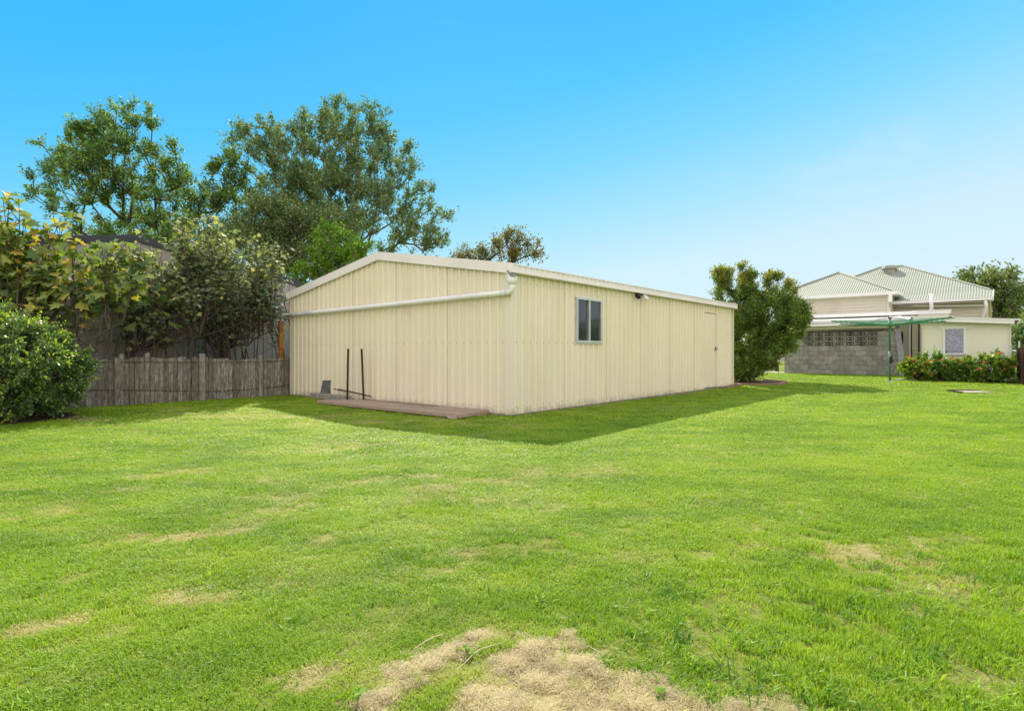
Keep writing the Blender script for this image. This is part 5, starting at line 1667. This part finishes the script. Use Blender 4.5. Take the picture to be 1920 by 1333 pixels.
M['straw'] = grass_mat('straw_fibre', STRAW, STRAW, .15)

def tuft(name, n, rad, h, w, mat, lean, rng, flat=0.0):
    V = []; F = []
    for i in range(n):
        a = rng.uniform(0, 2 * math.pi); r = rad * math.sqrt(rng.random())
        p = np.array([math.cos(a) * r, math.sin(a) * r, flat * rng.uniform(0, .8)])
        az = rng.uniform(0, 2 * math.pi); ln = rng.uniform(.15, 1) * lean
        hh = h * rng.uniform(.5, 1.15); ww_ = w * rng.uniform(.7, 1.2)
        d = np.array([math.cos(az) * ln, math.sin(az) * ln, 1.0 if not flat else rng.uniform(-.10, .10)]); d /= np.linalg.norm(d)
        sd = np.array([-math.sin(az + rng.normal() * .5), math.cos(az), 0]); sd /= np.linalg.norm(sd)
        m_ = p + d * hh * .55
        tip = p + d * hh * .95 + np.array([math.cos(az), math.sin(az), -.25 if not flat else 0]) * hh * .22 * lean
        k_ = len(V)
        V += [tuple(p - sd * ww_ * .5 - (0, 0, .004)), tuple(p + sd * ww_ * .5 - (0, 0, .004)), tuple(m_ + sd * ww_ * .42), tuple(m_ - sd * ww_ * .42), tuple(tip)]
        F += [(k_, k_ + 1, k_ + 2, k_ + 3), (k_ + 3, k_ + 2, k_ + 4)]
    me = bpy.data.meshes.new(name); me.from_pydata(V, [], F); me.materials.append(mat)
    return bpy.data.objects.new(name, me)

def scatter(name, pts, rot, scl, dry, seed, sources, label):
    me = bpy.data.meshes.new(name)
    me.vertices.add(len(pts)); me.vertices.foreach_set('co', pts.astype(np.float32).ravel())
    for nm, arr, ty in (('rot', rot, 'FLOAT_VECTOR'), ('scl', scl, 'FLOAT_VECTOR'), ('dry', dry, 'FLOAT'), ('seed', seed, 'FLOAT')):
        a = me.attributes.new(nm, ty, 'POINT')
        a.data.foreach_set('vector' if ty == 'FLOAT_VECTOR' else 'value', np.asarray(arr, np.float32).ravel())
    o = bpy.data.objects.new(name, me); COL.objects.link(o)
    tag(o, label, kind='stuff')
    cl = bpy.data.collections.new(name + '_source')
    for s in sources: cl.objects.link(s)
    ng = bpy.data.node_groups.new(name + '_scatter', 'GeometryNodeTree')
    ng.interface.new_socket('Geometry', in_out='INPUT', socket_type='NodeSocketGeometry')
    ng.interface.new_socket('Geometry', in_out='OUTPUT', socket_type='NodeSocketGeometry')
    N_ = ng.nodes
    gi = N_.new('NodeGroupInput'); go = N_.new('NodeGroupOutput')
    ci = N_.new('GeometryNodeCollectionInfo'); ci.inputs['Collection'].default_value = cl; ci.inputs['Separate Children'].default_value = True
    iop = N_.new('GeometryNodeInstanceOnPoints'); iop.inputs['Pick Instance'].default_value = True
    ra = N_.new('GeometryNodeInputNamedAttribute'); ra.data_type = 'FLOAT_VECTOR'; ra.inputs[0].default_value = 'rot'
    sa = N_.new('GeometryNodeInputNamedAttribute'); sa.data_type = 'FLOAT_VECTOR'; sa.inputs[0].default_value = 'scl'
    e2r = N_.new('FunctionNodeEulerToRotation')
    ng.links.new(gi.outputs[0], iop.inputs['Points'])
    ng.links.new(ci.outputs[0], iop.inputs['Instance'])
    ng.links.new(ra.outputs[0], e2r.inputs[0]); ng.links.new(e2r.outputs[0], iop.inputs['Rotation'])
    ng.links.new(sa.outputs[0], iop.inputs['Scale'])
    ng.links.new(iop.outputs[0], go.inputs[0])
    md = o.modifiers.new('scatter', 'NODES'); md.node_group = ng
    return o

rng = np.random.default_rng(99)
def keep_mask(x, y):
    u = (x - S.o.x) * S.u.x + (y - S.o.y) * S.u.y
    v = (x - S.o.x) * S.w.x + (y - S.o.y) * S.w.y
    k_ = ~((u > 0.01) & (u < SL) & (v > 0.01) & (v < SWD))
    k_ &= ~((u > -.9) & (u < 0) & (v > .4) & (v < 4.2))
    k_ &= (v < FV + .4)
    uh = (x - Hs.o.x) * Hs.u.x + (y - Hs.o.y) * Hs.u.y; vh = (x - Hs.o.x) * Hs.w.x + (y - Hs.o.y) * Hs.w.y
    k_ &= ~((vh > -.02) & (uh > -2.8))
    k_ &= ~((vh > EVf) & (uh > EU0 - .1))
    k_ &= np.hypot((x - bc[0] + .25) / 1.38, (y - bc[1] - .05) / 1.0) > 1
    k_ &= np.hypot(x - 7.85, y - 19) > 1.03
    k_ &= ~((np.abs(x - 11.75) < .38) & (np.abs(y - 14.75) < .25))
    return k_
bands = [(1.35, 2.6, 5200, 1.0), (2.6, 4.0, 3300, 1.15), (4.0, 6.0, 1500, 1.4), (6.0, 9.0, 650, 1.9), (9.0, 14.0, 260, 2.6), (14.0, 27.5, 95, 3.8)]
PX, PY, SCX = [], [], []
for y0, y1, den, sc in bands:
    wide = .90 * y1 + 1.1
    n = int(den * (y1 - y0) * 2 * wide)
    x = rng.uniform(-wide, wide, n); y = rng.uniform(y0, y1, n)
    k_ = (np.abs(x) < .90 * y + 1.1) & keep_mask(x, y)
    PX.append(x[k_]); PY.append(y[k_]); SCX.append(np.full(k_.sum(), sc))
PX = np.concatenate(PX); PY = np.concatenate(PY); SCX = np.concatenate(SCX)
st = straw_mask(PX, PY); dr_ = dry_mask(PX, PY)
bush_ = fbm(PX * 3 + 9, PY * 3 + 4, 3)
thin = rng.random(len(PX))
hs_ = np.where((np.abs(PX) < 2) & (PY < 3), heap_sd(PX, PY), -1.0)
rim = np.exp(-np.maximum(-hs_, 0) / .16)
cz = sstep(.15, .9, PX - (PY - 2.0) * .25) * (1 - sstep(2.7, 3.8, PY))      # coarse zone on the right
gap = np.clip((fbm(PX * 13, PY * 13, 3) - .52) * 5, 0, .75) * (1 - sstep(3.5, 6, PY)) + .35 * rim + .45 * cz
keep = thin > np.clip(st * .985 + dr_ * .35 + gap, 0, .985)
PX, PY, SCX, st, dr_, bush_, rim = (a[keep] for a in (PX, PY, SCX, st, dr_, bush_, rim))
# grass stands longer towards the right foreground and round the straw
lng = .72 + .75 * sstep(.3, 1.6, PX) * (1 - sstep(2.6, 4.4, PY)) + 1.3 * np.clip(bush_ - .45, 0, 1) + .15 * (1 - sstep(2, 4, PY))
hsc = lng * (1 + .22 * (SCX - 1)) * (1 - .45 * dr_) * rng.uniform(.7, 1.2, len(PX))
Zp = gz(PX, PY)
pts = np.stack([PX, PY, Zp], 1)
rot = np.stack([rng.normal(size=len(PX)) * .12, rng.normal(size=len(PX)) * .12, rng.uniform(0, 6.28, len(PX))], 1)
scl = np.stack([SCX, SCX, hsc], 1)
src = [tuft('grass_tuft', 16, .034, .023, .0032, M['grass'], 1.3, rng) for _ in range(7)]
drc = np.clip(dr_ * 1.0 + .11 + .10 * (fbm(PX * 6, PY * 6, 2) - .4) + .42 * rim, 0, 1)
scatter('grass', pts, rot, scl, drc, np.clip(.5 + 1.25 * (fbm(PX * 1.9 + 3, PY * 3.6 + 8, 5) - .5) + .35 * (fbm(PX * .3 + 3, PY * .5 + 8, 2) - .5) + rng.normal(size=len(PX)) * .14, 0, 1), src, 'bright green mown lawn grass')
print('grass tufts', len(PX))
# straw fibres on the heap and worn patches
n = 60000
x = rng.uniform(-4.5, 4.5, n); y = 1.3 + 4.7 * rng.random(n) ** 1.6
x = np.concatenate([x, rng.uniform(-1.0, 1.2, 46000)]); y = np.concatenate([y, rng.uniform(1.3, 2.6, 46000)])
s_ = straw_mask(x, y); d_ = dry_mask(x, y)
k_ = rng.random(len(x)) < np.clip(s_ + np.clip(d_ - .3, 0, 1) * .6, 0, 1)
k_ &= ~((fbm(x * 16 + 4, y * 16, 3) > .60) & (rng.random(len(x)) < .8))
x, y, s_ = x[k_], y[k_], s_[k_]
pts = np.stack([x, y, gz(x, y) + rng.uniform(-.002, .006, len(x))], 1)
rot = np.stack([rng.normal(size=len(x)) * .10, rng.normal(size=len(x)) * .10, rng.uniform(0, 6.28, len(x))], 1)
q = rng.uniform(.6, 1.3, len(x)) * (0.6 + .4 * s_)
src2 = [tuft('straw_tuft', 20, .03, .017, .0012, M['straw'], .8, rng, flat=.0035) for _ in range(6)]
scatter('straw', pts, rot, np.stack([q, q, q], 1), np.ones(len(x)), np.clip(.60 + 2.6 * (fbm(x * 17, y * 17, 4) - .47) + rng.normal(size=len(x)) * .16, 0, 1), src2, 'dead straw coloured grass heaped and worn into the lawn')
print('straw tufts', len(x))
# coarse broad-bladed clumps: thick to the right of the heap, scattered elsewhere
n = 17000
x = rng.uniform(-4.5, 4.5, n); y = 1.45 + 5.5 * rng.random(n) ** 1.7
w_ = fbm(x * 3.2 + 70, y * 3.2, 4)
zone = sstep(.1, .8, x - (y - 2.0) * .25) * (1 - sstep(2.6, 4.0, y))
rimc = np.exp(-np.maximum(-heap_sd(x, y), 0) / .22)
pr = zone * np.clip(.35 + (w_ - .45) * 4, .05, 1) + .22 * rimc * np.clip((w_ - .4) * 5, 0, 1) + .5 * np.clip((w_ - .56) * 5, 0, .5) + .004
k_ = (np.abs(x) < .9 * y + .4) & (straw_mask(x, y) < .25) & keep_mask(x, y) & (rng.random(n) < pr)
x, y = x[k_], y[k_]
src3 = [tuft('coarse_tuft', 7, .020, .052, .0058, M['weedgrass'], 1.5, rng) for _ in range(7)]
q = rng.uniform(.55, 1.35, len(x)) * (.75 + .25 * (1 - sstep(2.5, 4, y)))
scatter('coarse_grass', np.stack([x, y, gz(x, y)], 1), np.stack([rng.normal(size=len(x)) * .25, rng.normal(size=len(x)) * .25, rng.uniform(0, 6.28, len(x))], 1),
        np.stack([q, q, q * .85], 1), np.full(len(x), .06), np.clip(.45 + 2.2 * (fbm(x * 5, y * 5, 3) - .5) + rng.normal(size=len(x)) * .2, 0, 1), src3, 'coarse broad bladed bright grass clumps in the lawn')
print('coarse', len(x))

# creeping runners over the straw and a few small weeds
def runner(pts_, label):
    mb = MB(); q = []
    for (px, py) in pts_:
        Y = CAMH * FPX / (py - 660); X = (px - 960) / FPX * Y; q.append(Vector((X, Y, gzf(X, Y) + .014)))
    mb.tube(q, [.0010 + .0008 * math.sin(3 * i / len(q)) for i in range(len(q))], 5)
    o = mb.build('grass_runner', M['pale'], loc=q[0]); tag(o, label, 'runner', 'grass runners over the straw')
M['pale'] = simple('pale_stem', (.50, .42, .26), .7)
runner([(778, 1225), (795, 1212), (812, 1203), (830, 1198)], 'short pale grass runner at the left edge of the straw heap')
runner([(856, 1268), (872, 1254), (885, 1240), (900, 1228), (925, 1220), (940, 1216)], 'longer pale creeping grass runner across the upper left of the straw heap')
runner([(1102, 1217), (1115, 1225), (1128, 1233)], 'short pale twig on the right edge of the straw heap')
def weed(px, py, label, seed, sc=1.0):
    Y = CAMH * FPX / (py - 660); X = (px - 960) / FPX * Y
    rng = np.random.default_rng(seed)
    b_ = Vector((X, Y, gzf(X, Y)))
    e = empty('small_weed', b_, label, 'weed', 'small leafy weeds')
    mb = MB(); P = []; D = []
    for i in range(5):
        d = Vector((rng.normal() * .9, rng.normal() * .9, 1)).normalized(); tip = b_ + d * rng.uniform(.02, .042) * sc
        mb.tube([b_, tip], .0014, 4)
        for k in range(3):
            P.append(tuple(tip)); a = rng.uniform(0, 6.28); D.append((math.cos(a), math.sin(a), .35))
    mb.build('stem', M['grass'], e)
    Vv, Ff = scatter_leaves(np.array(P), np.array(D), .019 * sc, OVAL * np.array([1.5, 1, 1]), rng, 1.2)
    np_mesh('leaves', Vv, Ff, M['leaf_bright'], e)
weed(1245, 1318, 'small leafy weed sprouting in the straw at the bottom of the picture', 1)
weed(672, 1325, 'small yellow tipped weed left of the straw heap at the bottom edge', 2, 1.1)
weed(875, 1232, 'tiny green weed beside the long runner on the straw heap', 3, .8)
